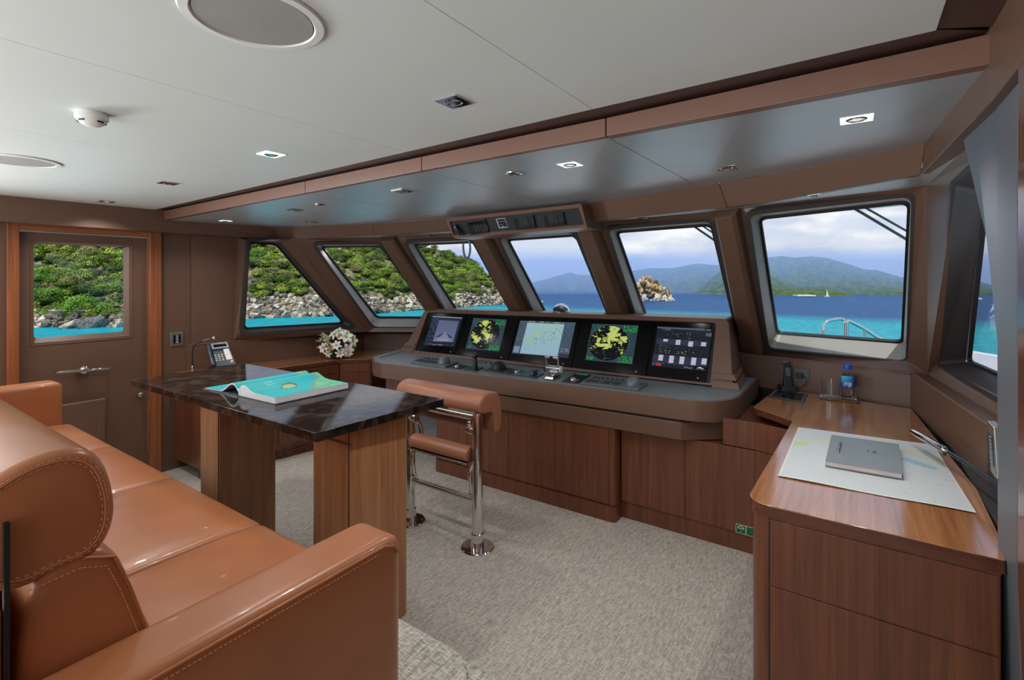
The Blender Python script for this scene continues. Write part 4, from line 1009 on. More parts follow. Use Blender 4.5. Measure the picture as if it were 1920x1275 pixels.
hd = bil(q, .17, .60); mkobj('dial_hood', dome(hd, .07, .07), M_rubber, t, smooth=60)
kb = bil(q, .57, .5); mkobj('knob', MB().lathe([(.028, 0), (.027, .012), (.02, .015)], kb, 22), M_brushed, t, smooth=40)
kb = bil(q, .88, .5); k_ = mkobj('knob', MB().lathe([(.034, 0), (.03, .03), (.02, .036)], kb, 22), M_black, t, smooth=40); mkobj('lever', MB().tube([kb + V3(0, 0, .03), kb + V3(.05, 0, .04)], .008, 8), M_rubber, k_)
kb = bil(q, .95, 1.35); mkobj('whip_stick', MB().tube([kb, kb + V3(0, 0, .05)], [.006, .004], 8), M_rubber, t)
for k, c in enumerate((S(200, 40, 40), S(190, 50, 60), S(60, 190, 120))):
    led = MB().col(c[:3]); p = bil(q, .4 + k * .13, .25 + .6 * (k % 2)); led.obox(p, (.008, 0, 0), (0, .004, 0), (0, 0, .0006)); mkobj('indicator_light', led, M_screen, t, weld=False)
# throttle
tp = Pz(1030, 711.5, 1.0030); t = thing('throttle', 'polished chrome twin-lever engine throttle at the middle of the helm', 'throttle', tuple(tp))
dx = V3(.998, .055, 0); dy = V3(-.055, .998, 0)
def L(a, b, c): return tp + dx * a + dy * b + V3(0, 0, c)
m = MB(); m.hexa([L(-.045, -.02, 0), L(.045, -.02, 0), L(.05, .13, 0), L(-.05, .13, 0)], [L(-.032, -.01, .03), L(.032, -.01, .03), L(.045, .12, .07), L(-.045, .12, .07)]); mkobj('base', m, M_chrome, t, bevel=.008, seg=3)
m = MB().tube([L(-.055, .06, .085), L(.075, .06, .085)], .022, 18); mkobj('barrel', m, M_chrome, t, smooth=50)
mkobj('hub_cap', MB().lathe([(.030, 0), (.030, .006), (.02, .010)], L(.075, .06, .08), 20, Matrix.Rotation(math.pi / 2, 3, 'Y')), M_white, t)
for s in (-1, 1):
    m = MB().tube([L(s * .052, .06, .09), L(s * .056, .055, .13), L(s * .058, .045, .175)], [.009, .008, .008], 12); lv = mkobj('lever', m, M_chrome, t, smooth=50)
    m = MB().tube([L(s * .062, .045, .178), L(s * .016, .045, .178)], .0125, 14); mkobj('handle', m, M_chrome, lv, smooth=50)
t, q = panel_thing('trackball_panel', 'flat dark trackball panel with indicator lights right of the throttle', 'control panel', [(1053, 714.5), (1083, 718.3), (1108, 703), (1080, 699.5)], .006, M_black); ball(t, bil(q, .5, .25), .026)
for k in range(5): p = bil(q, .2 + k * .15, .92); mkobj('indicator_light', MB().col(S(40, 200, 130)[:3]).obox(p, (.007, 0, 0), (0, .0045, 0), (0, 0, .0008)), M_screen, t, weld=False)
mkobj('button', MB().obox(bil(q, .7, .3) + V3(0, 0, .002), (.014, 0, 0), (0, .006, 0), (0, 0, .003)), M_brushed, t)
# ================================================================== CEILING FITTINGS
def lowz(x, y):      # height of the forward ceiling at x,y
    a, b = atx(bb, x), atx(LT, x); t = (y - a.y) / (b.y - a.y); return a.z + (b.z - a.z) * t
def Plow(u, v):
    z = 2.41
    for _ in range(6): p = Pz(u, v, z); z = lowz(p.x, p.y)
    return Pz(u, v, z)
M_glowp = mat('glowing_trim_plate', S(240, 240, 236), .4, emit=(1, 1, .97, 1), estr=.75)  # square trim plate made to glow, in place of its bright reflection
def downlight(label, p, lit, size=.05, main=True, power=9, group='square ceiling downlights'):
    t = thing('downlight', label, 'ceiling light', tuple(p), 0, group)
    z = p.z; x, y = p.x, p.y; s = size
    m = MB(); o = [(x - s, y - s, z - .001), (x + s, y - s, z - .001), (x + s, y + s, z - .001), (x - s, y + s, z - .001)]
    n = 24; ri = s * .66
    ang = [math.pi * 2 * (i + .5) / n + math.pi * 1.25 - math.pi / n for i in range(n)]
    def sq(a):
        c, d = math.cos(a), math.sin(a); k = s / max(abs(c), abs(d)); return (x + c * k, y + d * k)
    A = [Vector((*sq(a), z - .0045)) for a in ang]; B = [Vector((x + ri * math.cos(a), y + ri * math.sin(a), z - .0045)) for a in ang]
    m.ring(A, B); m.ring(A, [q + V3(0, 0, .004) for q in A]); m.ring(B, [q + V3(0, 0, .0042) for q in B])
    mkobj('trim_plate', m, M_glowp if lit else M_chrome, t)
    m = MB(); m.lathe([(ri * .98, -.0035), (ri * .80, -.006), (ri * .70, -.003), (ri * .62, .0)], (x, y, z - .002), 24); mkobj('gimbal_ring', m, M_chrome, t, smooth=40)
    m = MB(); m.lathe([(0, -.0018), (ri * .62, -.0018), (ri * .62, -.001), (0, -.001)], (x, y, z - .001), 20); mkobj('lamp', m, M_glow if lit else M_black, t)
    l = light('spot', 'SPOT', (x, y, z - .02), power, (1, .97, .93), target=(x, y, 0), spot_size=2.4, spot_blend=.9, shadow_soft_size=.03)
    return t
LPW = 31; LPF = 14
for lab, (u, v), lit, pw_ in (
    ('square chrome downlight with a dark round eye in the middle of the white ceiling', (851, 190), False, LPW),
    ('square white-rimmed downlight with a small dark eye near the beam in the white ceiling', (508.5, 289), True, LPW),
    ('dark square downlight in the white ceiling, between the side speaker and the beam', (315, 343), False, LPW),
    ('dark square downlight closest to the leather cornice over the side door', (200, 377.5), False, LPW)):
    downlight(lab, Pc(u, v), lit, power=pw_)
for lab, (u, v), lit, pw_ in (
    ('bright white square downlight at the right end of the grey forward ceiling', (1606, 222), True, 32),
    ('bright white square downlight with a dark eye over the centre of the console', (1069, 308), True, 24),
    ('dark chrome square downlight in the grey forward ceiling, right of the long seam', (1362, 314), False, LPF),
    ('chrome square downlight in the grey forward ceiling, straight above the leaning seat', (754, 358), False, LPF),
    ('chrome square downlight in the grey forward ceiling next to a tiny round spot', (553, 393), False, LPF),
    ('thin dark downlight in the grey ceiling closest to the leather front soffit', (585, 416), False, LPF)):
    downlight(lab, Plow(u, v), lit, power=pw_)
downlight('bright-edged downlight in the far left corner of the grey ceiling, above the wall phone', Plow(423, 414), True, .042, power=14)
for lab, (u, v) in (('tiny round chrome spot above the overhead radio box', (963, 324.5)), ('tiny round chrome spot near the left end of the grey forward ceiling', (601, 383))):
    p = Plow(u, v); t = thing('spotlight', lab, 'ceiling light', tuple(p), 0, 'tiny round spots in the grey ceiling')
    mkobj('ring', MB().lathe([(.048, 0), (.046, -.006), (.034, -.008), (.03, 0)], p, 24), M_chrome, t, smooth=40); mkobj('lamp', MB().lathe([(0, -.003), (.03, -.003), (.03, -.001), (0, -.001)], p, 18), M_black, t)
# downlights in the narrow strip over the windows
for lab, (u, v), zz in (('small square downlight in the strip above the rightmost front window', (1527, 366), 2.318), ('small square downlight in the strip above the window right of the overhead radio box', (1208, 408), 2.30),
                        ('small square downlight in the strip left of the overhead radio box', (801, 442), 2.288), ('small bright downlight in the strip above the second window from the left', (623, 451), 2.279)):
    p = Pz(u, v, zz - .008); downlight(lab, p, False, .032, power=8 if u in (1527, 623) else 3, group='small downlights in the strip over the windows')
# speakers
for lab, c, r, ri in (('large round grille speaker in the white ceiling at the top of the view', (-1.219, .65), .164, .136), ('round grille speaker in the white ceiling over the far end of the sofa', (-3.68, .70), .164, .136)):
    z = zcl(c[0]); t = thing('ceiling_speaker', lab, 'speaker', (c[0], c[1], z), 0, 'round ceiling speakers')
    mkobj('rim', MB().lathe([(r, -.0005), (r - .004, -.006), (ri + .004, -.007), (ri, -.003), (ri, -.0005)], (c[0], c[1], z), 64), M_white, t, smooth=40)
    mkobj('grille', MB().lathe([(0, -.0045), (ri - .002, -.0045), (ri - .002, -.001), (0, -.001)], (c[0], c[1], z), 48), M_grille, t)
# smoke detector
dc = Pc(172, 212); t = thing('smoke_detector', 'white domed smoke detector under the white ceiling', 'smoke detector', tuple(dc))
mkobj('base', MB().lathe([(.050, 0), (.052, -.008), (.052, -.024), (.049, -.027)], dc, 40), M_white, t, smooth=40)
mkobj('head', MB().lathe([(.049, -.027), (.045, -.031), (.036, -.042), (.024, -.050), (0, -.052)], dc, 32), M_white, t, smooth=50)
for a in (.4, 1.6, 2.8, 4.0, 5.2):
    rad = V3(math.cos(a), math.sin(a), 0); tan = V3(-math.sin(a), math.cos(a), 0)
    mkobj('smoke_slot', MB().obox(dc + rad * .0415 + V3(0, 0, -.036), tan * .011, rad * .002 + V3(0, 0, -.0015), rad * .0018 + V3(0, 0, .0022)), M_rubber, t)

# ================================================================== OVERHEAD RADIO BOX
ob = thing('overhead_console', 'brown leather overhead box of radios and small displays above the centre window', 'console', (-2.3, 3.4, 2.2))
fq = [Py(834.7, 410.6, 3.27), Py(1089.4, 381.7, 3.27), Py(1101, 426.3, 3.38), Py(851, 446.6, 3.38)]
pq = [(842.5, 415.3), (1084.7, 389.5), (1095.6, 421.5), (851, 441.5)]
bn = (fq[1] - fq[0]).cross(fq[3] - fq[0]).normalized(); bn = bn if bn.y < 0 else -bn
fc = sum(fq, Vector()) / 4; fq = [Vector(p) for p in fq]
pq3 = [Ppl(u, v, fc, bn) for u, v in pq]
m = MB(); m.ring(fq, pq3); m.ring(pq3, [p - bn * .012 for p in pq3]); bkq = [p + V3(0, .26, 0) for p in fq]; m.ring(fq, bkq); m.poly(bkq); mkobj('housing', m, M_fascia, ob, bevel=0)
mkobj('instrument_plate', MB().poly([p - bn * .0118 for p in pq3]), M_inst, ob)
def op(u, v, o=0): return Ppl(u, v, fc - bn * (.0118 - o), bn)
def oslab(px, th, m_, name, par=None, bev=.002):
    a = [op(u, v, .0002) for u, v in px]; return mkobj(name, MB().hexa(a, [p + bn * th for p in a]), m_, par or ob, bevel=bev)
r1 = oslab([(875, 414.5), (911, 410), (918, 435.5), (882, 440)], .012, M_black, 'radio')
kb = MB()
for i in range(4):
    for j in range(5):
        f = (j + .5) / 5; g = i / 4; u = 889 + 26 * f + g * 2.5; v = 425.5 - 3.6 * f + g * 11.5; c = op(u, v, .014)
        kb.obox(c, (.007, 0, 0), (0, .002, .004), bn * .002)
mkobj('keypad', kb, M_brushed, r1)['kind'] = 'stuff'
mkobj('radio_display', MB().hexa(*(lambda a: (a, [p + bn * .002 for p in a]))([op(*c, .0122) for c in ((877.5, 417), (907, 413.3), (908.5, 418.5), (879, 422.2))])), M_blackg, r1)
pan = oslab([(930, 410.5), (946.5, 408.5), (952.5, 425.5), (936.5, 427.7)], .003, M_white, 'alarm_panel', bev=0)
mkobj('alarm_face', MB().hexa(*(lambda a: (a, [p + bn * .001 for p in a]))([op(*c, .0033) for c in ((931, 411.4), (946, 409.5), (951.4, 424.8), (937, 426.8))])), M_black, pan)
mm = MB().col(S(225, 225, 225)[:3])
for i in range(5):
    c = op(934.5 + 3.3 * i, 415.8 - .4 * i, .0046); mm.obox(c, (.004, 0, 0), (0, .001, .0035), bn * .0003)
mm.obox(op(942, 420.6, .0046), (.028, 0, .004), (0, .001, .0012), bn * .0003); mm.obox(op(943, 424.4, .0046), (.014, 0, .002), (0, .001, .003), bn * .0003)
mkobj('alarm_marking', mm, M_vc, pan, weld=False)
for du, lab in ((0, ''), (55.5, '')):
    dv = -du * .098
    q = oslab([(964 + du, 407.5 + dv), (1001 + du, 402.5 + dv), (1006 + du, 426 + dv), (969 + du, 430.5 + dv)], .014, M_black, 'small_display')
    mkobj('screen', MB().hexa(*(lambda a: (a, [p + bn * .001 for p in a]))([op(*c, .0143) for c in ((971 + du, 408.8 + dv), (988 + du, 406.8 + dv), (992 + du, 422.8 + dv), (974.5 + du, 424.8 + dv))])), M_inst, q)
    k = MB()
    for i in range(4):
        for j in range(2): k.obox(op(992.5 + du + j * 4.4 + i, 407.5 + dv + i * 4 - j * .5, .016), (.004, 0, 0), (0, .001, .003), bn * .002)
    mkobj('keypad', k, M_brushed, q)['kind'] = 'stuff'
hs_ = mkobj('handset', MB().tube([op(853, 423, .02), op(857, 430, .03), op(862, 437, .03), op(866, 440, .022)], [.017, .02, .018, .014], 12), M_black, ob, smooth=50)
mkobj('handset_mark', MB().tube([op(852.5, 424, .04), op(854, 431, .044), op(858, 436, .046)], .0022, 6), M_white, hs_)
cp0, cp1 = op(866, 437, .03), op(882.5, 437, .03); down = []
path = [cp0, cp0 + V3(.03, -.02, -.08), cp0 + V3(.035, -.02, -.16), cp0 + V3(.05, -.02, -.205), cp0 + V3(.075, -.02, -.222), cp0 + V3(.10, -.02, -.20), cp0 + V3(.11, -.02, -.14), cp1 + V3(.0, -.02, -.05), cp1]
def smoothp(P, n=8):
    out = []
    for i in range(len(P) - 1):
        p0, p1, p2, p3 = P[max(i - 1, 0)], P[i], P[i + 1], P[min(i + 2, len(P) - 1)]
        for k in range(n):
            t = k / n; out.append(.5 * ((2 * p1) + (p2 - p0) * t + (2 * p0 - 5 * p1 + 4 * p2 - p3) * t * t + (3 * p1 - p0 - 3 * p2 + p3) * t ** 3))
    return out + [P[-1]]
sp = smoothp(path, 10); m = MB(); m.tube(sp[:12], .0022, 6); m.tube(sp[-14:], .0022, 6)
mid = sp[11:-13]; coil = []
tot = [0]
for a, b in zip(mid[:-1], mid[1:]): tot.append(tot[-1] + (b - a).length)
for i in range(420):
    s_ = tot[-1] * i / 419; j = max(k for k in range(len(tot)) if tot[k] <= s_ + 1e-9); j = min(j, len(mid) - 2)
    f = (s_ - tot[j]) / (tot[j + 1] - tot[j]); p = mid[j].lerp(mid[j + 1], f); d = (mid[j + 1] - mid[j]).normalized(); x = d.cross(V3(0, 1, 0)).normalized(); y = x.cross(d)
    a = s_ / .006 * 2 * math.pi; coil.append(p + (x * math.cos(a) + y * math.sin(a)) * .008)
m.tube(coil, .0026, 5); mkobj('coiled_cord', m, mat('cord_grey', S(120, 138, 144), .4), ob, smooth=60)

# ================================================================== COMPASS ON THE HOOD
cpz = Pz(1052, 584.4, 1.5055); t = thing('compass', 'small chrome domed magnetic compass on top of the screen hood', 'compass', tuple(cpz))
m = MB().lathe([(.095, 0), (.095, .006), (.086, .010)], cpz, 28); mkobj('base_ring', m, M_chrome, t, smooth=40)
Rc = Matrix.Rotation(0, 3, 'X')
m = MB(); pr = [(.086, .008), (.082, .03), (.068, .055), (.045, .073), (.02, .082), (0, .084)]; m.lathe(pr, cpz, 28); mkobj('dome', m, M_chrome, t, smooth=50)
vd = (O - cpz); vd.z = 0; vd.normalize(); side = V3(-vd.y, vd.x, 0)
arc = [cpz + vd * (.05 + .03 * (1 - math.sin(a))) * 1.16 + side * .070 * math.cos(a) + V3(0, 0, .012 + .055 * math.sin(a)) for a in [math.pi * i / 14 for i in range(15)]]
m = MB().poly(arc); mkobj('dial_window', m, M_inst, t)

# ================================================================== THINGS ON THE RIGHT WORKTOP
ZW = .9405
def flat(px, z): return [Pz(u, v, z) for u, v in px]
# tablet
q = flat([(1440, 742.5), (1506, 754.5), (1515, 738), (1453.5, 730.2)], ZW + .006); c = sum(q, Vector()) / 4; c.z = ZW
t = thing('tablet', 'black tablet with a pale rim lying flat beside the cordless phone', 'tablet', tuple(c))
mkobj('case', MB().hexa([Vector((p.x, p.y, ZW)) for p in q], q), M_black, t, bevel=.002)
cc_ = Vector((c.x, c.y, ZW + .0066)); rim = [cc_ + (Vector((p.x, p.y, ZW + .0066)) - cc_) * .95 for p in q]; mkobj('rim', MB().hexa([p - V3(0, 0, .0006) for p in rim], rim), M_brushed, t)
mkobj('screen', MB().hexa(*[[cc_ + (Vector((p.x, p.y, cc_.z)) - cc_) * .84 + V3(0, 0, z) for p in q] for z in (0.0001, .0007)]), M_blackg, t)
# cordless phone in its cradle
pb = Pz(1477.5, 732, ZW); t = thing('cordless_phone', 'black cordless phone standing in its cradle against the upstand', 'phone', tuple(pb))
fx = V3(.83, .55, 0).normalized(); fy = V3(-.55, .83, 0).normalized()
def Lp(a, b, c, B=pb): return B + (fx * a + fy * b + V3(0, 0, c)) * 1.22
m = MB().hexa([Lp(-.055, -.03, 0), Lp(.055, -.03, 0), Lp(.055, .05, 0), Lp(-.055, .05, 0)], [Lp(-.045, -.02, .03), Lp(.045, -.02, .03), Lp(.045, .04, .035), Lp(-.045, .04, .035)]); mkobj('cradle', m, M_black, t, bevel=.005)
m = MB().hexa([Lp(-.026, -.012, .022), Lp(.026, -.012, .022), Lp(.026, .014, .022), Lp(-.026, .014, .022)], [Lp(-.025, .02, .182), Lp(.025, .02, .182), Lp(.025, .04, .182), Lp(-.025, .04, .182)]); h_ = mkobj('handset', m, M_black, t, bevel=.007, seg=3)
m = MB().tube([Lp(-.025, .016, .06), Lp(-.0265, .030, .165), Lp(-.018, .034, .184), Lp(.018, .034, .184), Lp(.0265, .030, .165), Lp(.025, .016, .06)], .0022, 6); mkobj('silver_edge', m, M_brushed, h_, smooth=50)
m = MB().hexa(*[[Lp(-.017, -.0145 + .02 * .55 + o - .0008, .095), Lp(.017, .0105 - .014 + o - .0008 + .0, .095), Lp(.017, .0075 + o, .15), Lp(-.017, .0075 + o, .15)] for o in (0.001, -.001)]); mkobj('screen', m, M_charc, h_)
k = MB()
for i in range(4):
    for j in range(3): k.obox(Lp((j - 1) * .0125, -.0095 + i * .0027, .045 + i * .0125), fx * .0035, fy * .002, V3(0, 0, .0025))
mkobj('keypad', k, M_brushed, h_)['kind'] = 'stuff'
# wall socket with plug and lead
sk = Py(1503, 704, 4.655); lfd = (lf[6] - lf[5]).normalized(); nrm = V3(lfd.y, -lfd.x, 0); sk = Ppl(1503, 704, lf[5] + nrm * .003, nrm)
t = thing('wall_socket', 'smoked socket plate with black plug and lead behind the cordless phone', 'socket', tuple(sk))
m = MB().obox(sk, lfd * .055, nrm * .004, V3(0, 0, .05)); mkobj('plate', m, M_charc, t, bevel=.003)
m = MB().obox(sk + nrm * .022 - lfd * .01, lfd * .024, nrm * .018, V3(0, 0, .022)); p_ = mkobj('plug', m, M_black, t, bevel=.006)
m = MB().tube(smoothp([sk + nrm * .03 + lfd * .012, sk + nrm * .045 + lfd * .04 + V3(0, 0, -.005), sk + nrm * .04 + lfd * .045 + V3(0, 0, -.04), sk + nrm * .03 + lfd * .02 + V3(0, 0, -.08), sk + nrm * .03 - lfd * .03 + V3(0, 0, -.105), Lp(.045, .02, .012)], 6), .0025, 8); mkobj('lead', m, M_black, p_, smooth=60)
# tray, glass, bottle
q = flat([(1533, 750), (1610, 758), (1612, 748), (1541, 740)], ZW); c = sum(q, Vector()) / 4
t = thing('tray', 'small rectangular silver tray carrying a glass and the water bottle', 'tray', tuple(c))
ex_ = (q[1] - q[0]).normalized(); ey_ = V3(-ex_.y, ex_.x, 0); hl = (q[1] - q[0]).length / 2; hw = .085
tq = [c - ex_ * hl - ey_ * hw, c + ex_ * hl - ey_ * hw, c + ex_ * hl + ey_ * hw, c - ex_ * hl + ey_ * hw]
rr = rpoly(tq, .015, 5); cen = c
rin = [cen + (p - cen) * .93 for p in rr]
m = MB(); m.ring([p + V3(0, 0, .001) for p in rin], [p + V3(0, 0, .014) for p in rr]); m.ring([p + V3(0, 0, .014) for p in rr], [cen + (p - cen) * .975 + V3(0, 0, .0145) for p in rr]); m.ring([cen + (p - cen) * .975 + V3(0, 0, .0145) for p in rr], [cen + (p - cen) * .91 + V3(0, 0, .003) for p in rr])
m.poly([p + V3(0, 0, .001) for p in rin]); m.poly([cen + (p - cen) * .91 + V3(0, 0, .003) for p in rr]); mkobj('tray_body', m, M_chrome, t)
gp = Pz(1556, 751, ZW + .0035); gp = c - ex_ * hl * .42; gp = Vector((gp.x, gp.y, ZW + .0035))
gl_ = mkobj('drinking_glass', MB().lathe([(.0, .0), (.056, .0), (.064, .135), (.0622, .135), (.054, .012), (0, .012)], gp, 40), M_clear, smooth=40)
tag(gl_, 'empty clear tumbler on the silver tray', 'glass')
bp_ = c + ex_ * hl * .42; bp_ = Vector((bp_.x, bp_.y, ZW + .0035)); BS = 1.42; bt_ = thing('water_bottle', 'small clear water bottle with blue label and blue cap, lettered FIJI', 'bottle', tuple(bp_))
ang = math.pi / 4 + math.atan2(ex_.y, ex_.x)
def sqlathe(prof, c, n=32, rot=0.0, sc=1.0):
    prof = [(p[0] * sc, p[1] * sc, p[2]) for p in prof]
    m = MB(); b = 0; k = len(prof)
    for r_, z, q_ in prof:
        for j in range(n):
            a = 2 * math.pi * j / n; cc2 = max(abs(math.cos(a)), abs(math.sin(a))); rad = r_ * ((1 - q_) + q_ * min(1 / cc2, 1.22) / 1.08)
            m.v.append(Vector(c) + Vector((rad * math.cos(a + rot), rad * math.sin(a + rot), z)))
    for i in range(k - 1):
        for j in range(n): m.f.append([i * n + j, i * n + (j + 1) % n, (i + 1) * n + (j + 1) % n, (i + 1) * n + j]); m.c.append(None)
    m.f.append(list(range(n))[::-1]); m.c.append(None); m.f.append([(k - 1) * n + j for j in range(n)]); m.c.append(None)
    return m
ro = math.atan2(ex_.y, ex_.x)
mkobj('body', sqlathe([(.028, 0, .8), (.031, .006, .9), (.031, .12, .9), (.029, .135, .8), (.016, .152, .2), (.013, .158, 0), (.013, .165, 0)], bp_, 40, ro, BS), M_clear, bt_, smooth=40)
mkobj('water', sqlathe([(.027, .004, .8), (.0295, .009, .9), (.0295, .118, .9), (.027, .13, .7), (.02, .138, .3)], bp_, 40, ro, BS), glassm('water_clear', (.86, .82, .78, 1)), bt_, smooth=40)
# label: blue gradient printed sleeve on the upper body (print colours)
lm = MB(); n = 40
for i in range(8):
    z0, z1 = .068 + i * .0075, .068 + (i + 1) * .0075
    for j in range(n):
        def pt(a, z):
            cc2 = max(abs(math.cos(a)), abs(math.sin(a))); R_ = .0318 if z < .122 else .0318 - (z - .122) * .55; rad = R_ * (.1 + .9 * min(1 / cc2, 1.22) / 1.08); return bp_ + Vector((rad * math.cos(a + ro), rad * math.sin(a + ro), z)) * BS
        a0, a1 = 2 * math.pi * j / n, 2 * math.pi * (j + 1) / n
        c0_ = S(10, 60, 160)[:3]; c1_ = S(60, 190, 220)[:3]; f = i / 7
        lm.col([lerp(x, y, f * (0.6 + .4 * math.sin(j / n * 6.28 * 2))) for x, y in zip(c0_, c1_)]).poly([pt(a0, z0), pt(a1, z0), pt(a1, z1), pt(a0, z1)])
lb = mkobj('label', lm, M_vcg, bt_, smooth=60)
mkobj('cap', MB().lathe([(r_ * BS, z_ * BS) for r_, z_ in ((.017, .160), (.0175, .163), (.0175, .182), (.016, .185), (0, .185))], bp_, 28), mat('blue_cap', S(20, 90, 200), .35), bt_, smooth=40)
def text_mesh(name, body, size, origin, ux, uz, m_, par, ext=.0003, bold=0.0):
    cu = bpy.data.curves.new(name, 'FONT'); cu.body = body; cu.size = size; cu.extrude = ext; cu.align_x = 'CENTER'; cu.align_y = 'CENTER'; cu.offset = bold
    o = bpy.data.objects.new(name, cu); COL.objects.link(o); bpy.context.view_layer.update()
    me = bpy.data.meshes.new_from_object(o.evaluated_get(bpy.context.evaluated_depsgraph_get())); bpy.data.objects.remove(o)
    nz_ = ux.cross(uz); m = MB(); m.add([origin + ux * v.co.x + uz * v.co.y + nz_ * v.co.z for v in me.vertices], [list(p.vertices) for p in me.polygons])
    return mkobj(name, m, m_, par)
vd = (O - bp_); vd.z = 0; vd.normalize()
fdir = max([V3(math.cos(ro + k * math.pi / 2), math.sin(ro + k * math.pi / 2), 0) for k in range(4)], key=lambda d: d.dot(vd))
uxx = V3(-fdir.y, fdir.x, 0)
text_mesh('lettering', 'FIJI', .038, bp_ + fdir * .0452 + V3(0, 0, .122), uxx, V3(0, 0, 1), M_white, lb, .0004, .0006)
# chart
ZD = .9408
q = flat([(1458.5, 892.6), (1831, 963), (1751, 834), (1497, 801)], ZD + .002); c = sum(q, Vector()) / 4
def chart_col(a, b):
    base = S(206, 212, 212)[:3]; v = mn.noise(Vector((a * 3, b * 3, 4))) + .5 * mn.noise(Vector((a * 8, b * 8, 1)))
    if b > .3 and abs((b - .62) - .25 * math.sin(a * 3)) < .07 + .08 * v: base = S(206, 214, 190)[:3]
    if (a - .82) ** 2 * 2 + (b - .60 - (a - .8) * -.5) ** 2 * 16 < .03 + .03 * v: base = S(160, 194, 208)[:3]
    if (a - .62) ** 2 * 3 + (b - .9) ** 2 * 9 < .03 + .02 * v: base = S(214, 222, 172)[:3]
    if (a - .05) ** 2 * 6 + (b - .62) ** 2 * 16 < .05 + .04 * v: base = S(198, 210, 160)[:3]
    if abs(v) < .006: base = S(190, 198, 200)[:3]
    if a < .015 or a > .985 or b < .02 or b > .98: base = S(224, 226, 222)[:3]
    return base
def cp_(a, b):
    p = q[0].lerp(q[1], a).lerp(q[3].lerp(q[2], a), b); p.z = ZD + .001 + .0035 * (1 - b) ** 3 * (.5 + .5 * math.sin(a * 9)) + .001; return p
m = MB().grid(cp_, 90, 60, chart_col); ch = mkobj('nautical_chart', m, M_vc, smooth=60)
tag(ch, 'large folded paper nautical chart spread on the desk under the notebook', 'chart')
m = MB(); edge = [Vector((*xy(q[0].lerp(q[1], i / 20)), ZD + .0002)) for i in range(21)]
# notebook
nb = flat([(1547.6, 863.5), (1693, 888), (1685.4, 832.4), (1559, 815)], ZD + .034); nbc = sum(nb, Vector()) / 4
t = thing('notebook', 'thick grey hardcover notebook lying on the paper chart', 'notebook', (nbc.x, nbc.y, ZD + .007))
def lay(s, z0, z1, name, m_, par=None, bev=.001):
    P = [Vector((nbc.x + (p.x - nbc.x) * s, nbc.y + (p.y - nbc.y) * s, 0)) for p in nb]
    return mkobj(name, MB().hexa([p + V3(0, 0, z0) for p in P], [p + V3(0, 0, z1) for p in P]), m_, par or t, bevel=bev)
M_nb = mat('grey_book_cloth', S(128, 138, 142), .5, bmp=.1, bscale=600); M_page = mat('page_block', S(214, 196, 190), .7)
lay(1, ZD + .0072, ZD + .011, 'back_cover', M_nb); lay(.975, ZD + .011, ZD + .030, 'pages', M_page, bev=0); tcv = lay(1, ZD + .030, ZD + .034, 'front_cover', M_nb)
ux_ = (nb[1] - nb[0]).normalized(); uy_ = (nb[3] - nb[0]).normalized(); emb = MB(); r = random.Random(9)
cpos = nb[0].lerp(nb[1], .62).lerp(nb[3].lerp(nb[2], .62), .55)
for i in range(9):
    b_ = cpos + uy_ * ((i - 4) * .0055) + ux_ * .010
    for k in range(3):
        emb.obox(b_ + ux_ * r.uniform(-.006, .006) + uy_ * r.uniform(-.0015, .0015) + V3(0, 0, .0002), ux_ * r.choice((.005, .0008)), uy_ * r.choice((.0006, .0018)), V3(0, 0, .0003))
for i in range(6): emb.obox(cpos - ux_ * .018 + uy_ * ((i - 2.5) * .0045) + V3(0, 0, .0002), ux_ * .0035, uy_ * .0012, V3(0, 0, .0003))
mkobj('embossed_title', emb, mat('emboss_dark', S(84, 92, 96), .5), tcv)
a, b = Pz(1571, 846.5, ZD + .040), Pz(1576.5, 829, ZD + .040); dpen = (b - a).normalized()
pn = thing('pen', 'short silver pen lying across the grey notebook', 'pen', (a.x, a.y, ZD + .0345))
mkobj('barrel', MB().tube([a, a + dpen * .004, a.lerp(b, .5), b, b + dpen * .004], [.004, .0052, .0052, .0046, .003], 16), M_brushed, pn, smooth=50)
mkobj('push_cap', MB().tube([a - dpen * .006, a + dpen * .001], .0056, 16), M_chrome, pn, smooth=50)
# desk reading lamp (gooseneck)
L0, L1 = Pz(1712, 809, 1.02), Pz(1773, 846, 1.05); L2 = Pt(1787, 848, 2.58); 
L0 = Pt(1712, 809.5, 2.62); L1 = Pt(1772, 844.5, 2.34); Ld = (L1 - L0).normalized()
dl = thing('reading_lamp', 'chrome tube gooseneck reading lamp leaning over the chart desk', 'lamp', tuple(Pt(1872, 904, 1.98)))
mkobj('lamp_head', MB().tube([L0, L0 + Ld * .004, L1 - Ld * .004, L1], [.0155, .0168, .0168, .0145], 22), M_chrome, dl, smooth=50)
mkobj('neck_joint', MB().tube([L1, L1 + Ld * .035], .008, 14), M_chrome, dl, smooth=50)
mkobj('joint_knob', MB().sphere(L1 - Ld * .005 + V3(0, 0, -.018), .008, 12, 8), M_black, dl, smooth=60)
mkobj('gooseneck', MB().tube(smoothp([L1 + Ld * .03, Pt(1805, 864, 2.2), Pt(1835, 883, 2.08), Pt(1866, 904, 1.97), Pt(1888, 918, 1.92)], 6), [.0095] * 25, 14), M_black, dl, smooth=50)
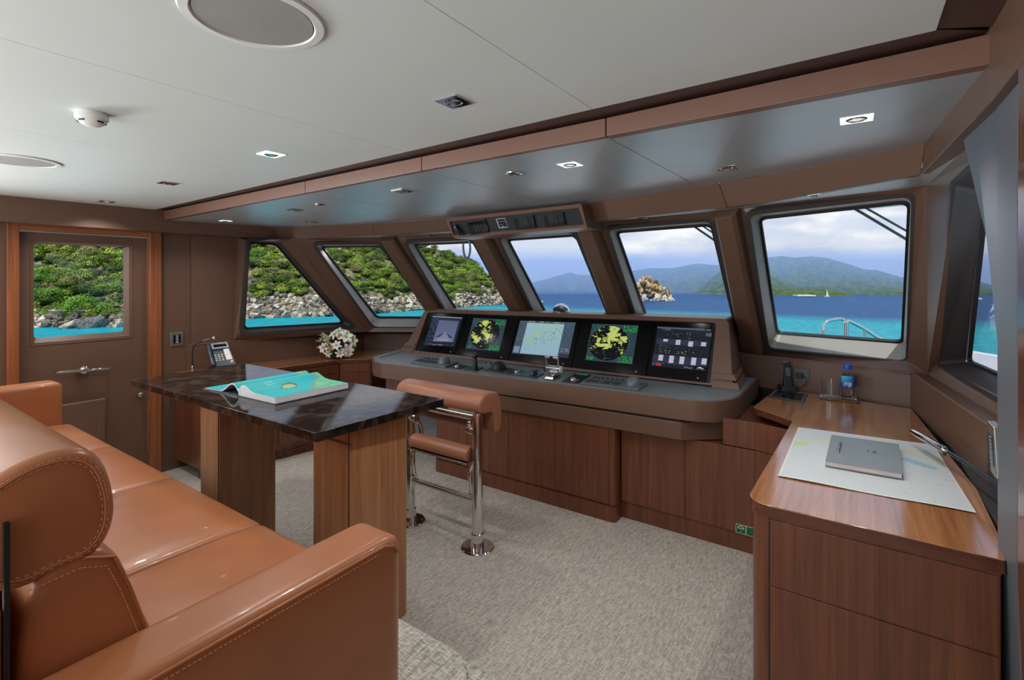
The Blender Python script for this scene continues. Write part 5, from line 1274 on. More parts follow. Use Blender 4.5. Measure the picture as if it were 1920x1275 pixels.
# keypads
def keypad_wall(label, c, ux, uz, w, h, th, btn, name='wall_keypad'):
    n = ux.cross(uz).normalized(); n = n if n.dot(O - c) > 0 else -n
    t = thing(name, label, 'keypad', tuple(c))
    m = MB().obox(c + n * th / 2, ux * w / 2, uz * h / 2, n * th / 2); mkobj('plate', m, M_brushed, t, bevel=.004, seg=3)
    m = MB().obox(c + n * (th + .0006), ux * w * .27, uz * h * .30, n * .0006); mkobj('key_panel', m, M_blackg, t)
    k = MB()
    for i in range(btn): k.obox(c + n * (th + .0022) + uz * h * (.24 - .48 * i / (btn - 1)), ux * w * .11, uz * h * .016, n * .001)
    mkobj('key', k, mat('key_teal', S(96, 140, 150), .3) if btn > 6 else M_white, t)['kind'] = 'stuff'
    return t
keypad_wall('small brushed steel keypad on the leather wall beside the side door', Px(331, 635.5, XW), V3(0, 1, 0), V3(0, 0, 1), .115, .135, .012, 6)
kz = Vector((.409, 2.24, 1.0)); wn = ((s2 - s1).normalized()); ty = V3(.02, -1, 0).normalized()
kc0 = Px(1880, 845, .402)
keypad_wall('tall silver keypad with a curved face on the wall at the right edge', kc0 + V3(-.004, 0, 0), V3(0, 1, 0), V3(-.05, 0, 1).normalized(), .085, .17, .022, 8)
# green safety sign
gs = [Py(1379.5, 981, 3.628), Py(1379.5, 998, 3.628)]; gx0 = gs[0].x; gz1, gz0 = gs[0].z, gs[1].z; w = (gz1 - gz0)
t = thing('safety_sign', 'small green safety sign stuck low on the cabinet beside the desk', 'sign', (gx0 + w, 3.628, gz0))
mkobj('plate', MB().box((gx0, 3.6265, gz0), (gx0 + 2.1 * w, 3.6285, gz1)), mat('sign_border', S(196, 206, 170), .5), t)
m = MB().col(S(12, 92, 52)[:3]); m.box((gx0 + .06 * w, 3.6258, gz0 + .06 * w), (gx0 + w * .98, 3.6264, gz1 - .06 * w)); m.box((gx0 + 1.08 * w, 3.6258, gz0 + .06 * w), (gx0 + w * 2.02, 3.6264, gz1 - .06 * w))
gg = mkobj('green_field', m, M_vc, t, weld=False)
cxg, czg = gx0 + .52 * w, gz0 + .58 * w; m = MB().tube([Vector((cxg + .3 * w * math.cos(a), 3.6252, czg + .26 * w * math.sin(a))) for a in [math.pi * i / 12 for i in range(13)]], .0022, 5)
m.tube([Vector((cxg - .3 * w, 3.6252, czg)), Vector((cxg + .3 * w, 3.6252, czg))], .0022, 5); m.sphere((cxg, 3.6252, gz0 + .25 * w), (.05 * w, .0015, .05 * w), 10, 6); mkobj('pictogram', m, M_white, gg)

# ================================================================== THINGS ON THE LEFT WORKTOP
t0 = 4.82
TLp, TRp, BRp, BLp = Pt(395, 645, t0 + .12), Pt(426, 641.5, t0 + .14), Pt(442.5, 682, t0 + .02), Pt(405, 687, t0)
ft = thing('desk_phone', 'dark desk telephone with handset and keypad on the left worktop', 'phone', tuple((TLp + BRp) / 2)); fn = (TRp - TLp).cross(BLp - TLp).normalized(); fn = fn if fn.y < 0 or fn.x > 0 else -fn
if fn.dot(O - TLp) < 0: fn = -fn
bz = .942
m = MB().hexa([TLp, TRp, BRp, BLp], [Vector((TLp.x - .05, TLp.y + .02, bz)), Vector((TRp.x - .04, TRp.y + .04, bz)), Vector((BRp.x - .01, BRp.y + .01, bz)), Vector((BLp.x, BLp.y, bz))]); mkobj('body', m, mat('phone_slate', S(48, 56, 66), .35), ft, bevel=.004)
def fp(a, b, o=0): return TLp.lerp(TRp, a).lerp(BLp.lerp(BRp, a), b) + fn * o
def fbox(a0, b0, a1, b1, th, name, m_, par=None): return mkobj(name, MB().hexa([fp(a0, b0, .0005), fp(a1, b0, .0005), fp(a1, b1, .0005), fp(a0, b1, .0005)], [fp(a0, b0, th), fp(a1, b0, th), fp(a1, b1, th), fp(a0, b1, th)]), m_, par or ft, bevel=0)
hd_ = fbox(.02, .0, 1, .26, .008, 'display_housing', mat('phone_grey', S(136, 148, 160), .4)); fbox(.15, .07, .9, .19, .0095, 'display', M_blackg, hd_)
fbox(.62, .30, .93, .78, .003, 'label_strip', M_white)
k = MB()
for i in range(4):
    for j in range(3):
        p = fp(.12 + j * .17, .52 + i * .08, .002); k.obox(p, (fp(1, 0) - fp(0, 0)).normalized() * .006, (fp(0, 1) - fp(0, 0)).normalized() * .005, fn * .002)
mkobj('keypad', k, M_white, ft)['kind'] = 'stuff'
mkobj('round_key', MB().lathe([(.011, 0), (.010, .003), (0, .004)], fp(.85, .87, .0), 16, fn.to_track_quat('Z', 'Y').to_matrix()), M_brushed, ft)
ha = fp(-.16, .04, .014); hb = fp(-.10, .98, .012); mkobj('handset', MB().tube([ha, ha.lerp(hb, .1), ha.lerp(hb, .25), ha.lerp(hb, .75), ha.lerp(hb, .9), hb], [.016, .024, .019, .019, .024, .018], 14), mat('phone_slate2', S(52, 62, 74), .3), ft, smooth=50)
cs = BLp + V3(-.04, -.02, 0); mkobj('cord', MB().tube([Vector((cs.x + .02 * math.cos(a * .9) - a * .004, cs.y - .0 - .002 * a, .955 + .018 * math.sin(a * 2.6) + .012)) for a in [i * .35 for i in range(26)]], .0028, 6), M_black, ft, smooth=60)
lb0 = Pz(361, 696, ZW + .001); lb0 = Vector((lb0.x, lb0.y, ZW)); tl = (lb0 - O).dot(Vector((-math.sin(TH), math.cos(TH), 0)))
rl = thing('reading_lamp', 'slim black gooseneck lamp with small chrome head beside the desk telephone', 'lamp', tuple(lb0))
mkobj('base', MB().lathe([(.012, 0), (.012, .016), (.006, .02), (.011, .026), (.011, .045), (.005, .06)], lb0, 16), M_chrome, rl, smooth=40)
stp = smoothp([lb0 + V3(0, 0, .055), Pt(360.5, 672, tl), Pt(361, 658, tl), Pt(366, 646, tl), Pt(380, 639, tl)], 8)
mkobj('gooseneck', MB().tube(stp, .0065, 12), M_black, rl, smooth=50)
h0_, h1_ = Pt(380, 639, tl), Pt(400, 633.5, tl); mkobj('lamp_head', MB().tube([h0_, h0_.lerp(h1_, .85), h1_ - V3(0, 0, 0), h1_ + (h1_ - h0_).normalized() * .004], [.0065, .008, .017, .0155], 16), M_chrome, rl, smooth=40)
# small valve fitting behind phone
vp = lf[0].lerp(lf[1], .03) + V3(.0, 0, -.06)

# ================================================================== BOOK ON THE TABLE
ZB = TT + .0005
S0, C0, C1, Lt = Pz(446.6, 742.7, ZB), Pz(516, 759, ZB), Pz(653, 729, ZB), Pz(382.5, 728.6, ZB)
sp_ = C1 - C0; rt = C0 - S0; lf_ = Lt - S0
bk_ = thing('open_book', 'large open picture book with turquoise island photograph on the marble table', 'book', tuple(S0 + sp_ * .5))
def rh(s): return .040 + .032 * math.exp(-((s - .16) / .17) ** 2) - .022 * math.exp(-(s / .05) ** 2) - .004 * s
def lh(s): return .010 + .060 * math.exp(-((s - .17) / .22) ** 2) - .012 * math.exp(-(s / .05) ** 2) - .004 * s
def img(s, t):      # s: -1 (left) .. 1 (right), t 0 front .. 1 far
    v = mn.noise(Vector((s * 5, t * 7, 1.5))) + .5 * mn.noise(Vector((s * 13, t * 18, 3))) + .3 * mn.noise(Vector((s * 40, t * 50, 8)))
    base = [lerp(x, y, min(1, max(0, .5 + .5 * t + .25 * v))) for x, y in zip(S(38, 156, 148)[:3], S(18, 170, 184)[:3])]
    d = math.hypot((s - .47) * 1.35, (t - .42) * 1.7); 
    if d < .215 + .09 * v: base = S(44, 104, 98)[:3]
    if d < .165 + .05 * v: base = S(168, 140, 104)[:3]
    if d < .125 + .05 * v: base = S(142, 190, 130)[:3]
    e2 = t - .74 - .16 * math.sin(s * 4 + 1) + .10 * v
    if e2 > 0 and s > -.3: base = S(150, 124, 92)[:3] if e2 < .03 or (v > .42) else S(96, 186, 150)[:3]
    if e2 > .02 and .22 < v < .26: base = S(60, 90, 80)[:3]
    if s < 0 and math.hypot((s + .35) * 1.2, (t - .62) * 1.5) < .05 + .03 * v: base = S(24, 60, 96)[:3]
    if -.0 < s < .25 and False: pass
    if .16 < s < .30 and .17 < t - s * .25 < .27 and int(s * 160) % 3 == 0: base = S(150, 206, 200)[:3]
    return base
def pr_(s, t): return S0 + rt * s + sp_ * t + V3(0, 0, rh(s))
def pl_(s, t): return S0 + lf_ * s * .96 + sp_ * t + V3(0, 0, lh(s))
M_pg = mat('white_page_edges', S(246, 246, 250), .6); 
m = MB().grid(lambda a, b: pr_(a, b) + V3(0, 0, .0008), 90, 110, lambda a, b: img(a, b)); mkobj('right_page', m, M_vcg, bk_, smooth=60)
m = MB().grid(lambda a, b: pl_(a, b) + V3(0, 0, .0008), 60, 110, lambda a, b: img(-a, b)); mkobj('left_page', m, M_vcg, bk_, smooth=60)
N_ = 24
m = MB(); tp_ = [pr_(i / N_, 0) for i in range(N_ + 1)]; lo_ = [S0 + rt * (i / N_) + V3(0, 0, .005) for i in range(N_ + 1)]
ring0 = tp_ + lo_[::-1]; m.hexa(ring0, [p + sp_ for p in ring0]); mkobj('page_block', m, M_pg, bk_)
m = MB(); tp_ = [pl_(i / N_, 0) for i in range(N_ + 1)]; lo_ = [pl_(i / N_, 0) - V3(0, 0, .008) for i in range(N_ + 1)]; ring0 = tp_ + lo_[::-1]; m.hexa(ring0, [p + sp_ for p in ring0]); mkobj('page_block', m, M_pg, bk_)
m = MB()
for j in range(4):
    m.tube([S0 + rt * (i / N_) + V3(0, 0, .005 + (rh(i / N_) - .005) * (.2 + j * .2)) - sp_.normalized() * .0003 for i in range(N_ + 1)], .0006, 4)
mkobj('page_line', m, M_brushed, bk_)
m = MB(); o_ = sp_.normalized() * .006; cv = [S0 + lf_ * 1.01, S0, S0 + rt * 1.03]; cvb = [p + sp_ + o_ for p in cv]; cv = [p - o_ for p in cv]
m.hexa([cv[1], cv[2], cvb[2], cvb[1]], [p + V3(0, 0, .003) for p in (cv[1], cv[2], cvb[2], cvb[1])]); mkobj('cover', m, mat('book_cover_dark', S(46, 48, 62), .4), bk_)
m = MB(); cl = [cv[0], cv[1], cvb[1], cvb[0]]; m.hexa(cl, [cl[0] + V3(0, 0, .003), cl[1] + V3(0, 0, .012), cl[2] + V3(0, 0, .012), cl[3] + V3(0, 0, .003)]); mkobj('cover', m, MATS['book_cover_dark'], bk_)

# ================================================================== FLOWERS
fbp = Pz(632, 671, ZW); fl = thing('flower_arrangement', 'low arrangement of white lilies and cream roses on the left worktop', 'flowers', tuple(fbp))
vr = V3(math.cos(TH), math.sin(TH), 0); vf = V3(-math.sin(TH), math.cos(TH), 0); up_ = V3(0, 0, 1); pxm = 5.64 / 930
def FP(u, v, d=0): return fbp + vr * ((u - 628) * pxm) + up_ * ((671 - v) * pxm) + vf * d
M_pet = mat('white_petal', S(240, 240, 232), .5, sheen=.2); M_cream = mat('cream_rose', S(236, 216, 180), .55); M_grn = mat('flower_leaf', S(74, 104, 56), .5, var=.3, nscale=20); M_lime = mat('lime_leaf', S(140, 176, 60), .5, var=.2, nscale=20)
M_bud = mat('greenish_blossom', S(214, 226, 190), .6); M_sta = mat('stamen', S(196, 180, 90), .6)
mkobj('bowl', MB().lathe([(.05, 0), (.09, .02), (.10, .05), (.095, .055), (.0, .05)], FP(630, 671), 28), M_black, fl, smooth=50)
def petal(m, c, d, w, L, curl, nrm):
    d = d.normalized(); s = d.cross(nrm).normalized(); n_ = s.cross(d).normalized(); rows = []
    for i in range(6):
        f = i / 5; ww = w * math.sin(math.pi * min(1, .12 + f * .85)) ** .8 * (1 if f < .98 else .15); p = c + d * (L * f) + nrm * (curl * f * (1 - f * 1.3) * 2)
        rows.append([p - s * ww + nrm * ww * .35, p, p + s * ww + nrm * ww * .35])
    b = len(m.v)
    for r_ in rows: m.v += r_
    for i in range(5):
        for j in range(2): m.f.append([b + i * 3 + j, b + (i + 1) * 3 + j, b + (i + 1) * 3 + j + 1, b + i * 3 + j + 1]); m.c.append(m.cur)
def lily(c, face, R, name='lily'):
    m = MB(); face = face.normalized(); a0 = face.orthogonal().normalized(); b0 = face.cross(a0)
    for k in range(6):
        a = k * math.pi / 3 + .2; d = (a0 * math.cos(a) + b0 * math.sin(a)) * .9 + face * (.55 if k % 2 else .35); petal(m, c, d, R * (.26 if k % 2 else .2), R, R * .35, face)
    o = mkobj(name, m, M_pet, fl, smooth=70)
    s = MB()
    for k in range(5): a = k * 1.26; s.tube([c, c + face * R * .5 + (a0 * math.cos(a) + b0 * math.sin(a)) * R * .12], [.0015, .003], 5)
    mkobj('stamen', s, M_sta, o); return o
def rose(c, face, R):
    m = MB(); face = face.normalized(); a0 = face.orthogonal().normalized(); b0 = face.cross(a0)
    for ring_, (rr_, h, n_, w) in enumerate(((.25, .9, 3, .4), (.5, .95, 4, .5), (.8, .8, 5, .6), (1.0, .6, 5, .7))):
        for k in range(n_):
            a = k * 2 * math.pi / n_ + ring_ * .6; d = (a0 * math.cos(a) + b0 * math.sin(a)); petal(m, c + d * R * rr_ * .35 - face * R * .4, face * h + d * rr_ * .45, R * w * .6, R * 1.5, -R * .2, -d)
    m.sphere(c - face * R * .1, R * .5, 10, 8); return mkobj('rose', m, M_cream, fl, smooth=70)
tc_ = -vf + up_ * .3
lily(FP(607, 652, -.03), tc_ - vr * .5, .08); lily(FP(649, 654, -.03), tc_ + vr * .5 - up_ * .3, .09); lily(FP(645, 634, 0), tc_ + vr * .4 + up_ * .5, .10); lily(FP(654, 640, .02), tc_ + vr * .9, .085)
lily(FP(623, 630, .02), tc_ - vr * .1 + up_ * .7, .075); lily(FP(630, 624, .04), tc_ + up_ * 1.0, .07); lily(FP(651, 659, -.04), tc_ + vr * .3 - up_ * .6, .07); lily(FP(612, 644, .03), tc_ - vr * .7, .06); lily(FP(640, 628, .03), tc_ + vr * .2 + up_, .07)
rose(FP(624, 651, -.09), tc_, .040); lily(FP(634, 646, -.10), tc_ + up_ * .1, .07); lily(FP(617, 660, -.07), tc_ - vr * .2 - up_ * .5, .06); lily(FP(639, 660, -.09), tc_ + vr * .2 - up_ * .4, .065); rose(FP(614, 635, -.01), tc_ - vr * .4 + up_ * .4, .03); rose(FP(635, 633, -.03), tc_ + up_ * .3, .032)
rb = random.Random(4); m = MB()
for (u0, v0, u1, v1) in ((612, 640, 587, 639), (612, 636, 592, 628), (606, 648, 590, 651), (610, 631, 599, 624), (612, 642, 596, 634)):
    for k in range(26):
        f = k / 25; p = FP(lerp(u0, u1, f) + rb.uniform(-2.5, 2.5) * (1.2 - f), lerp(v0, v1, f) + rb.uniform(-2.5, 2.5) * (1.2 - f), rb.uniform(-.03, .03)); m.sphere(p, rb.uniform(.004, .009) * (1.15 - .6 * f), 6, 4)
mkobj('blossom_spray', m, M_bud, fl, smooth=60)['kind'] = 'stuff'
for k in range(44):
    a = rb.uniform(0, 2 * math.pi); rad_ = rb.uniform(.04, .17); c = FP(630, 655, 0) + vr * rad_ * math.cos(a) + vf * rad_ * .8 * math.sin(a) + up_ * rb.uniform(-.06, .06)
    m = MB(); petal(m, FP(630, 660) + up_ * .01, (c - FP(630, 662)) + up_ * rb.uniform(-.01, .05), .022, rb.uniform(.10, .18), .02, up_); mkobj('leaf', m, M_grn, fl, smooth=70)
for (u, v, dx_, dz_) in ((655, 638, 1, .7), (659, 646, 1, 0), (656, 651, .8, -.5), (657, 634, .7, 1), (648, 627, .5, 1)):
    m = MB(); petal(m, FP(u - 6, v + 3, .0), vr * dx_ + up_ * dz_ * .6, .014, .07, .01, -vf); mkobj('leaf', m, M_lime, fl, smooth=70)
# the thin inner stems for mass
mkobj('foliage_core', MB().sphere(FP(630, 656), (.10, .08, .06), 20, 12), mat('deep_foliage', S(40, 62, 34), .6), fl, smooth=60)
# ================================================================== OUTSIDE
import numpy as np
ZSEA = -6.15
def hdir(u): d = ray(u, HY); return d
def build_np(name, V, Fc, m_, cols=None, smooth=False):
    me = bpy.data.meshes.new(name); n = len(V); k = Fc.shape[1]; f = len(Fc)
    me.vertices.add(n); me.vertices.foreach_set('co', V.astype(np.float32).ravel())
    me.loops.add(f * k); me.loops.foreach_set('vertex_index', Fc.astype(np.int32).ravel())
    me.polygons.add(f); me.polygons.foreach_set('loop_start', (np.arange(f) * k).astype(np.int32)); me.polygons.foreach_set('loop_total', np.full(f, k, np.int32))
    me.update(calc_edges=True)
    if cols is not None:
        ca = me.color_attributes.new('Col', 'FLOAT_COLOR', 'CORNER'); c4 = np.ones((f, k, 4), np.float32); c4[:, :, :3] = cols[:, None, :]; ca.data.foreach_set('color', c4.ravel())
    me.polygons.foreach_set('use_smooth', [smooth] * f); me.materials.append(m_)
    o = bpy.data.objects.new(name, me); COL.objects.link(o); return o
# ---- sea
m, t, p = newmat('sea_water')
geo = N(t, 'ShaderNodeNewGeometry'); sx_ = N(t, 'ShaderNodeSeparateXYZ'); link(t, geo.outputs['Position'], sx_.inputs[0])
n1 = N(t, 'ShaderNodeTexNoise'); n1.inputs['Scale'].default_value = .03; n1.inputs['Detail'].default_value = 4; link(t, geo.outputs['Position'], n1.inputs['Vector'])
ad = N(t, 'ShaderNodeMath', operation='MULTIPLY_ADD'); ad.inputs[1].default_value = 26; link(t, n1.outputs['Fac'], ad.inputs[0]); link(t, sx_.outputs['Y'], ad.inputs[2])
mr = N(t, 'ShaderNodeMapRange'); mr.inputs['From Min'].default_value = 118; mr.inputs['From Max'].default_value = 150; link(t, ad.outputs[0], mr.inputs['Value'])
cr = N(t, 'ShaderNodeValToRGB'); cr.color_ramp.elements[0].color = S(0, 158, 172); cr.color_ramp.elements[1].color = S(10, 78, 128); cr.color_ramp.elements[1].position = .7
link(t, mr.outputs[0], cr.inputs[0])
mp = N(t, 'ShaderNodeMapping'); mp.inputs['Scale'].default_value = (1.1, .45, 1); mp.inputs['Rotation'].default_value = (0, 0, .5); link(t, geo.outputs['Position'], mp.inputs[0])
n2 = N(t, 'ShaderNodeTexNoise'); n2.inputs['Scale'].default_value = 1.2; n2.inputs['Detail'].default_value = 7; n2.inputs['Roughness'].default_value = .65; link(t, mp.outputs[0], n2.inputs['Vector'])
dk_ = N(t, 'ShaderNodeValToRGB'); dk_.color_ramp.elements[0].position = .35; dk_.color_ramp.elements[0].color = (.55, .6, .66, 1); dk_.color_ramp.elements[1].position = .62
link(t, n2.outputs['Fac'], dk_.inputs[0]); ml_ = N(t, 'ShaderNodeMix', data_type='RGBA', blend_type='MULTIPLY'); ml_.inputs[0].default_value = 1
link(t, cr.outputs[0], ml_.inputs[6]); link(t, dk_.outputs[0], ml_.inputs[7]); link(t, ml_.outputs[2], p.inputs['Base Color'])
p.inputs['Roughness'].default_value = .45; p.inputs['Specular IOR Level'].default_value = .12; bump(t, p, n2.outputs['Fac'], .8, .5)
mb = MB(); mb.poly([(-500, -60, ZSEA), (600, -60, ZSEA), (600, 480, ZSEA), (-500, 480, ZSEA)]); o = mkobj('sea', mb, m); o['kind'] = 'structure'
# ---- headland
def interp(L, u):
    if u <= L[0][0]: return L[0][1]
    for a, b in zip(L[:-1], L[1:]):
        if u <= b[0]: return a[1] + (b[1] - a[1]) * (u - a[0]) / (b[0] - a[0])
    return L[-1][1]
SH = [(-400, 640), (-100, 618), (67, 613.5), (235, 612), (456, 597), (640, 592.5), (705, 587.5), (790, 581), (853, 577), (956, 569.5)]
CR = [(-400, 300), (67, 330), (450, 370), (640, 400), (730, 430), (780, 458), (800, 464), (820, 466), (843, 480), (866, 491), (881, 493), (898, 505), (921, 520), (941, 536), (953, 560), (958, 569)]
DP = [(-400, 60), (400, 52), (700, 48), (850, 34), (930, 16), (958, 3)]
def tshore(u): return (ZC - ZSEA) / ((interp(SH, u) - HY) / F)
def hpt(u, s):
    tb_ = tshore(u); D = interp(DP, u); tc2 = tb_ + D; zc_ = ZC + (HY - interp(CR, u)) / F * tc2
    w = mn.noise(Vector((u * .02, s * 3, 1.1)))
    sb = .055; 
    ch = .13 if u > 330 else .06; hh = (s / sb) * ch if s < sb else ch + (1 - ch) * ((s - sb) / (1 - sb)) ** .9
    z = ZSEA + (zc_ - ZSEA) * hh; t_ = tb_ + D * s * 1.0
    d = hdir(u); z += (0 if s < .02 or s > .97 else (mn.noise(Vector((u * .035, s * 7, 3))) * 1.3 + mn.noise(Vector((u * .1, s * 20, 5))) * .6)) * min(1, D / 20)
    return Vector((d.x * t_, d.y * t_, z))
m, t, p = newmat('headland_ground')
tcn = N(t, 'ShaderNodeNewGeometry'); nz_ = N(t, 'ShaderNodeTexNoise'); nz_.inputs['Scale'].default_value = .5; nz_.inputs['Detail'].default_value = 9; link(t, tcn.outputs['Position'], nz_.inputs['Vector'])
cr = N(t, 'ShaderNodeValToRGB'); cr.color_ramp.elements[0].position = .38; cr.color_ramp.elements[0].color = S(44, 52, 26); cr.color_ramp.elements[1].position = .66; cr.color_ramp.elements[1].color = S(150, 138, 112)
link(t, nz_.outputs['Fac'], cr.inputs[0]); link(t, cr.outputs[0], p.inputs['Base Color']); p.inputs['Roughness'].default_value = .95; bump(t, p, nz_.outputs['Fac'], 1, .6)
us = [-400 + 8 * i for i in range(38)] + [-96 + 4 * i for i in range(264)]; us = [u for u in us if u <= 958]; ns = 40
Vv = [hpt(u, j / ns) for u in us for j in range(ns + 1)] + [hpt(u, 1.0) + Vector((hdir(u).x * 25, hdir(u).y * 25, -18)) for u in us]
V = np.array([tuple(v) for v in Vv]); nu = len(us); FF = []
for i in range(nu - 1):
    for j in range(ns): FF.append((i * (ns + 1) + j, (i + 1) * (ns + 1) + j, (i + 1) * (ns + 1) + j + 1, i * (ns + 1) + j + 1))
    b_ = nu * (ns + 1); FF.append((i * (ns + 1) + ns, (i + 1) * (ns + 1) + ns, b_ + i + 1, b_ + i))
o = build_np('headland', V, np.array(FF), m, None, True); o['kind'] = 'structure'
# ---- shrubs as leaf clumps
def ico(sub):
    bm = bmesh.new(); bmesh.ops.create_icosphere(bm, subdivisions=sub, radius=1); v = np.array([tuple(x.co) for x in bm.verts]); f = np.array([[q.index for q in x.verts] for x in bm.faces]); bm.free(); return v, f
rg = np.random.default_rng(11)
iv, if_ = ico(2)
LV = []; LF = []; LC = []; base = 0
GC = [S(78, 104, 26), S(104, 130, 34), S(54, 78, 22), S(128, 150, 46), S(94, 108, 44), S(122, 118, 68), S(66, 90, 28), S(120, 140, 40)]
def leafcol(r):
    c = np.array(GC[rg.integers(len(GC))][:3]) * r.uniform(.75, 1.25)
    return c
def add_bush(c, R, nleaf, col, lsize, flat_=.75):
    global base
    # inner mass, colour darkened to stand in for shade among the leaves
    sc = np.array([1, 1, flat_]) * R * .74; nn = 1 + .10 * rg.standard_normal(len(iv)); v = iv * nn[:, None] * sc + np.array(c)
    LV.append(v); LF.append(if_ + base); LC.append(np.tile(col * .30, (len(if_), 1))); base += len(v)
    d = rg.standard_normal((nleaf, 3)); d /= np.linalg.norm(d, axis=1)[:, None]; d[:, 2] = np.abs(d[:, 2]) * 1.0 - .25
    lump = 1 + .22 * np.sin(d[:, 0] * 5 + c[0]) * np.cos(d[:, 1] * 5 + c[1]) + .12 * np.sin(d[:, 2] * 9 + c[2])
    p = d * (R * lump * rg.uniform(.85, 1.08, nleaf))[:, None] * np.array([1, 1, flat_]) + np.array(c)
    a = rg.standard_normal((nleaf, 3)); a -= (a * d).sum(1)[:, None] * d * .6; a /= np.linalg.norm(a, axis=1)[:, None]
    b = np.cross(d, a); b /= np.linalg.norm(b, axis=1)[:, None] + 1e-9; s = rg.uniform(.6, 1.3, nleaf)[:, None] * lsize
    v = np.stack([p + a * s, p - a * s * .6 + b * s * .8, p - a * s * .6 - b * s * .8], 1).reshape(-1, 3)
    LV.append(v); LF.append(np.arange(nleaf * 3).reshape(-1, 3) + base); base += nleaf * 3
    cl = col * rg.uniform(.65, 1.45, nleaf)[:, None]; LC.append(cl)
rp_ = random.Random(5)
def rockmask(u, s): return mn.noise(Vector((u * .018, s * 5, 9.3))) > .30 and .06 < s < .75
cnt = 0
for k in range(3600):
    u = rp_.uniform(-130, 950); s = rp_.random() ** 1.25 * .97 + .03
    lim = .065 + .04 * mn.noise(Vector((u * .03, 0, 2))) + (.10 if u > 850 else 0) + (.45 * max(0, (u - 900) / 50) if u > 900 else 0) - (.035 if u < 240 else 0)
    if s < lim: continue
    v_vis = True
    if rockmask(u, s) and rp_.random() < .8: continue
    P_ = hpt(u, s); pxv = HY - (P_.z - ZC) / (Vector((P_.x, P_.y, 0)).dot(V3(-math.sin(TH), math.cos(TH), 0))) * F
    if pxv < 425 or (240 < u < 440) or (u < 60): 
        if rp_.random() < .85: continue
    R = rp_.uniform(.8, 1.9) * (1.0 if s > .12 else .7) * (.6 if u > 900 else 1)
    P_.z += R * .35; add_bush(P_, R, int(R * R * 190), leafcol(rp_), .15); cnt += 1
# prominent rounded trees near the side door view
for (u, v, R) in ((95, 560, 3.0), (150, 570, 2.8), (200, 585, 1.8), (120, 520, 2.6), (220, 540, 2.2), (75, 520, 2.6), (205, 604, 1.1), (880, 496, 1.9), (840, 485, 2.2)):
    s0 = .1
    for s in [i / 60 for i in range(3, 60)]:
        P_ = hpt(u, s); f_ = Vector((P_.x, P_.y, 0)).dot(V3(-math.sin(TH), math.cos(TH), 0)); vv = HY - (P_.z - ZC) / f_ * F
        if vv <= v + R * .3 / f_ * F: break
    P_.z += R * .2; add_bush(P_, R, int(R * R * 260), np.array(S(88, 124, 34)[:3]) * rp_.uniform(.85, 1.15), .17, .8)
m, t, p = newmat('shrub_leaves'); a_ = N(t, 'ShaderNodeVertexColor', layer_name='Col'); link(t, a_.outputs[0], p.inputs['Base Color']); p.inputs['Roughness'].default_value = .6; p.inputs['Specular IOR Level'].default_value = .25
M_leaf = m
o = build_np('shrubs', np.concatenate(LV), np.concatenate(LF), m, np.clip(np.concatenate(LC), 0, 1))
tag(o, 'dense green tropical shrubs covering the rocky headland outside', 'shrubs', kind='stuff')
# ---- rocks along the waterline and outcrops
iv1, if1 = ico(1); RV = []; RF = []; RC = []; base = 0
def rockmesh(c, r3, seed, iv_=iv1, f_=if1):
    r_ = np.random.default_rng(seed); v = iv_ * (1 + .22 * r_.standard_normal((len(iv_), 1)))
    for _ in range(3):      # cut flat faces
        n_ = r_.standard_normal(3); n_ /= np.linalg.norm(n_); dd = v @ n_; k_ = .55; v = v - np.outer(np.maximum(dd - k_, 0), n_)
    A = r_.uniform(0, 6.28); R2 = np.array([[math.cos(A), -math.sin(A), 0], [math.sin(A), math.cos(A), 0], [0, 0, 1]]); v = (v * np.array(r3)) @ R2.T
    return v + np.array(c), f_
RCOL = [S(214, 202, 182), S(190, 178, 160), S(132, 126, 116), S(200, 186, 164), S(150, 132, 108), S(112, 108, 102)]
for k in range(4200):
    u = rp_.uniform(-130, 958); band = .06 + .02 * mn.noise(Vector((u * .02, 5, 1))) + (.10 if 850 < u else 0) + (.4 * max(0, (u - 890) / 60) if u > 890 else 0)
    if k % 4 == 0:
        s = rp_.uniform(.06, .75)
        if not rockmask(u, s): continue
    else: s = rp_.random() ** 1.2 * band
    if 112 < u < 205 and s < .03: continue
    P_ = hpt(u, s); r_ = rp_.uniform(.35, 1.15) * (1.2 if rp_.random() < .12 else .8); v, f = rockmesh(P_ + V3(0, 0, r_ * .1), (r_ * rp_.uniform(.8, 1.5), r_ * rp_.uniform(.7, 1.2), r_ * rp_.uniform(.5, 1.0)), k)
    RV.append(v); RF.append(f + base); base += len(v); RC.append(np.tile(np.array(RCOL[rp_.randrange(6)][:3]) * rp_.uniform(.8, 1.15), (len(f), 1)))
m, t, p = newmat('coast_rock'); a_ = N(t, 'ShaderNodeVertexColor', layer_name='Col'); gm = N(t, 'ShaderNodeNewGeometry'); nz_ = N(t, 'ShaderNodeTexNoise'); nz_.inputs['Scale'].default_value = 2.5; nz_.inputs['Detail'].default_value = 8
link(t, gm.outputs['Position'], nz_.inputs['Vector']); r2_ = N(t, 'ShaderNodeValToRGB'); r2_.color_ramp.elements[0].position = .35; r2_.color_ramp.elements[0].color = (.55, .53, .5, 1); r2_.color_ramp.elements[1].position = .6
link(t, nz_.outputs['Fac'], r2_.inputs[0]); mx_ = N(t, 'ShaderNodeMix', data_type='RGBA', blend_type='MULTIPLY'); mx_.inputs[0].default_value = 1; link(t, a_.outputs[0], mx_.inputs[6]); link(t, r2_.outputs[0], mx_.inputs[7]); link(t, mx_.outputs[2], p.inputs['Base Color'])
p.inputs['Roughness'].default_value = .9; bump(t, p, nz_.outputs['Fac'], 1, .4); M_rock = m
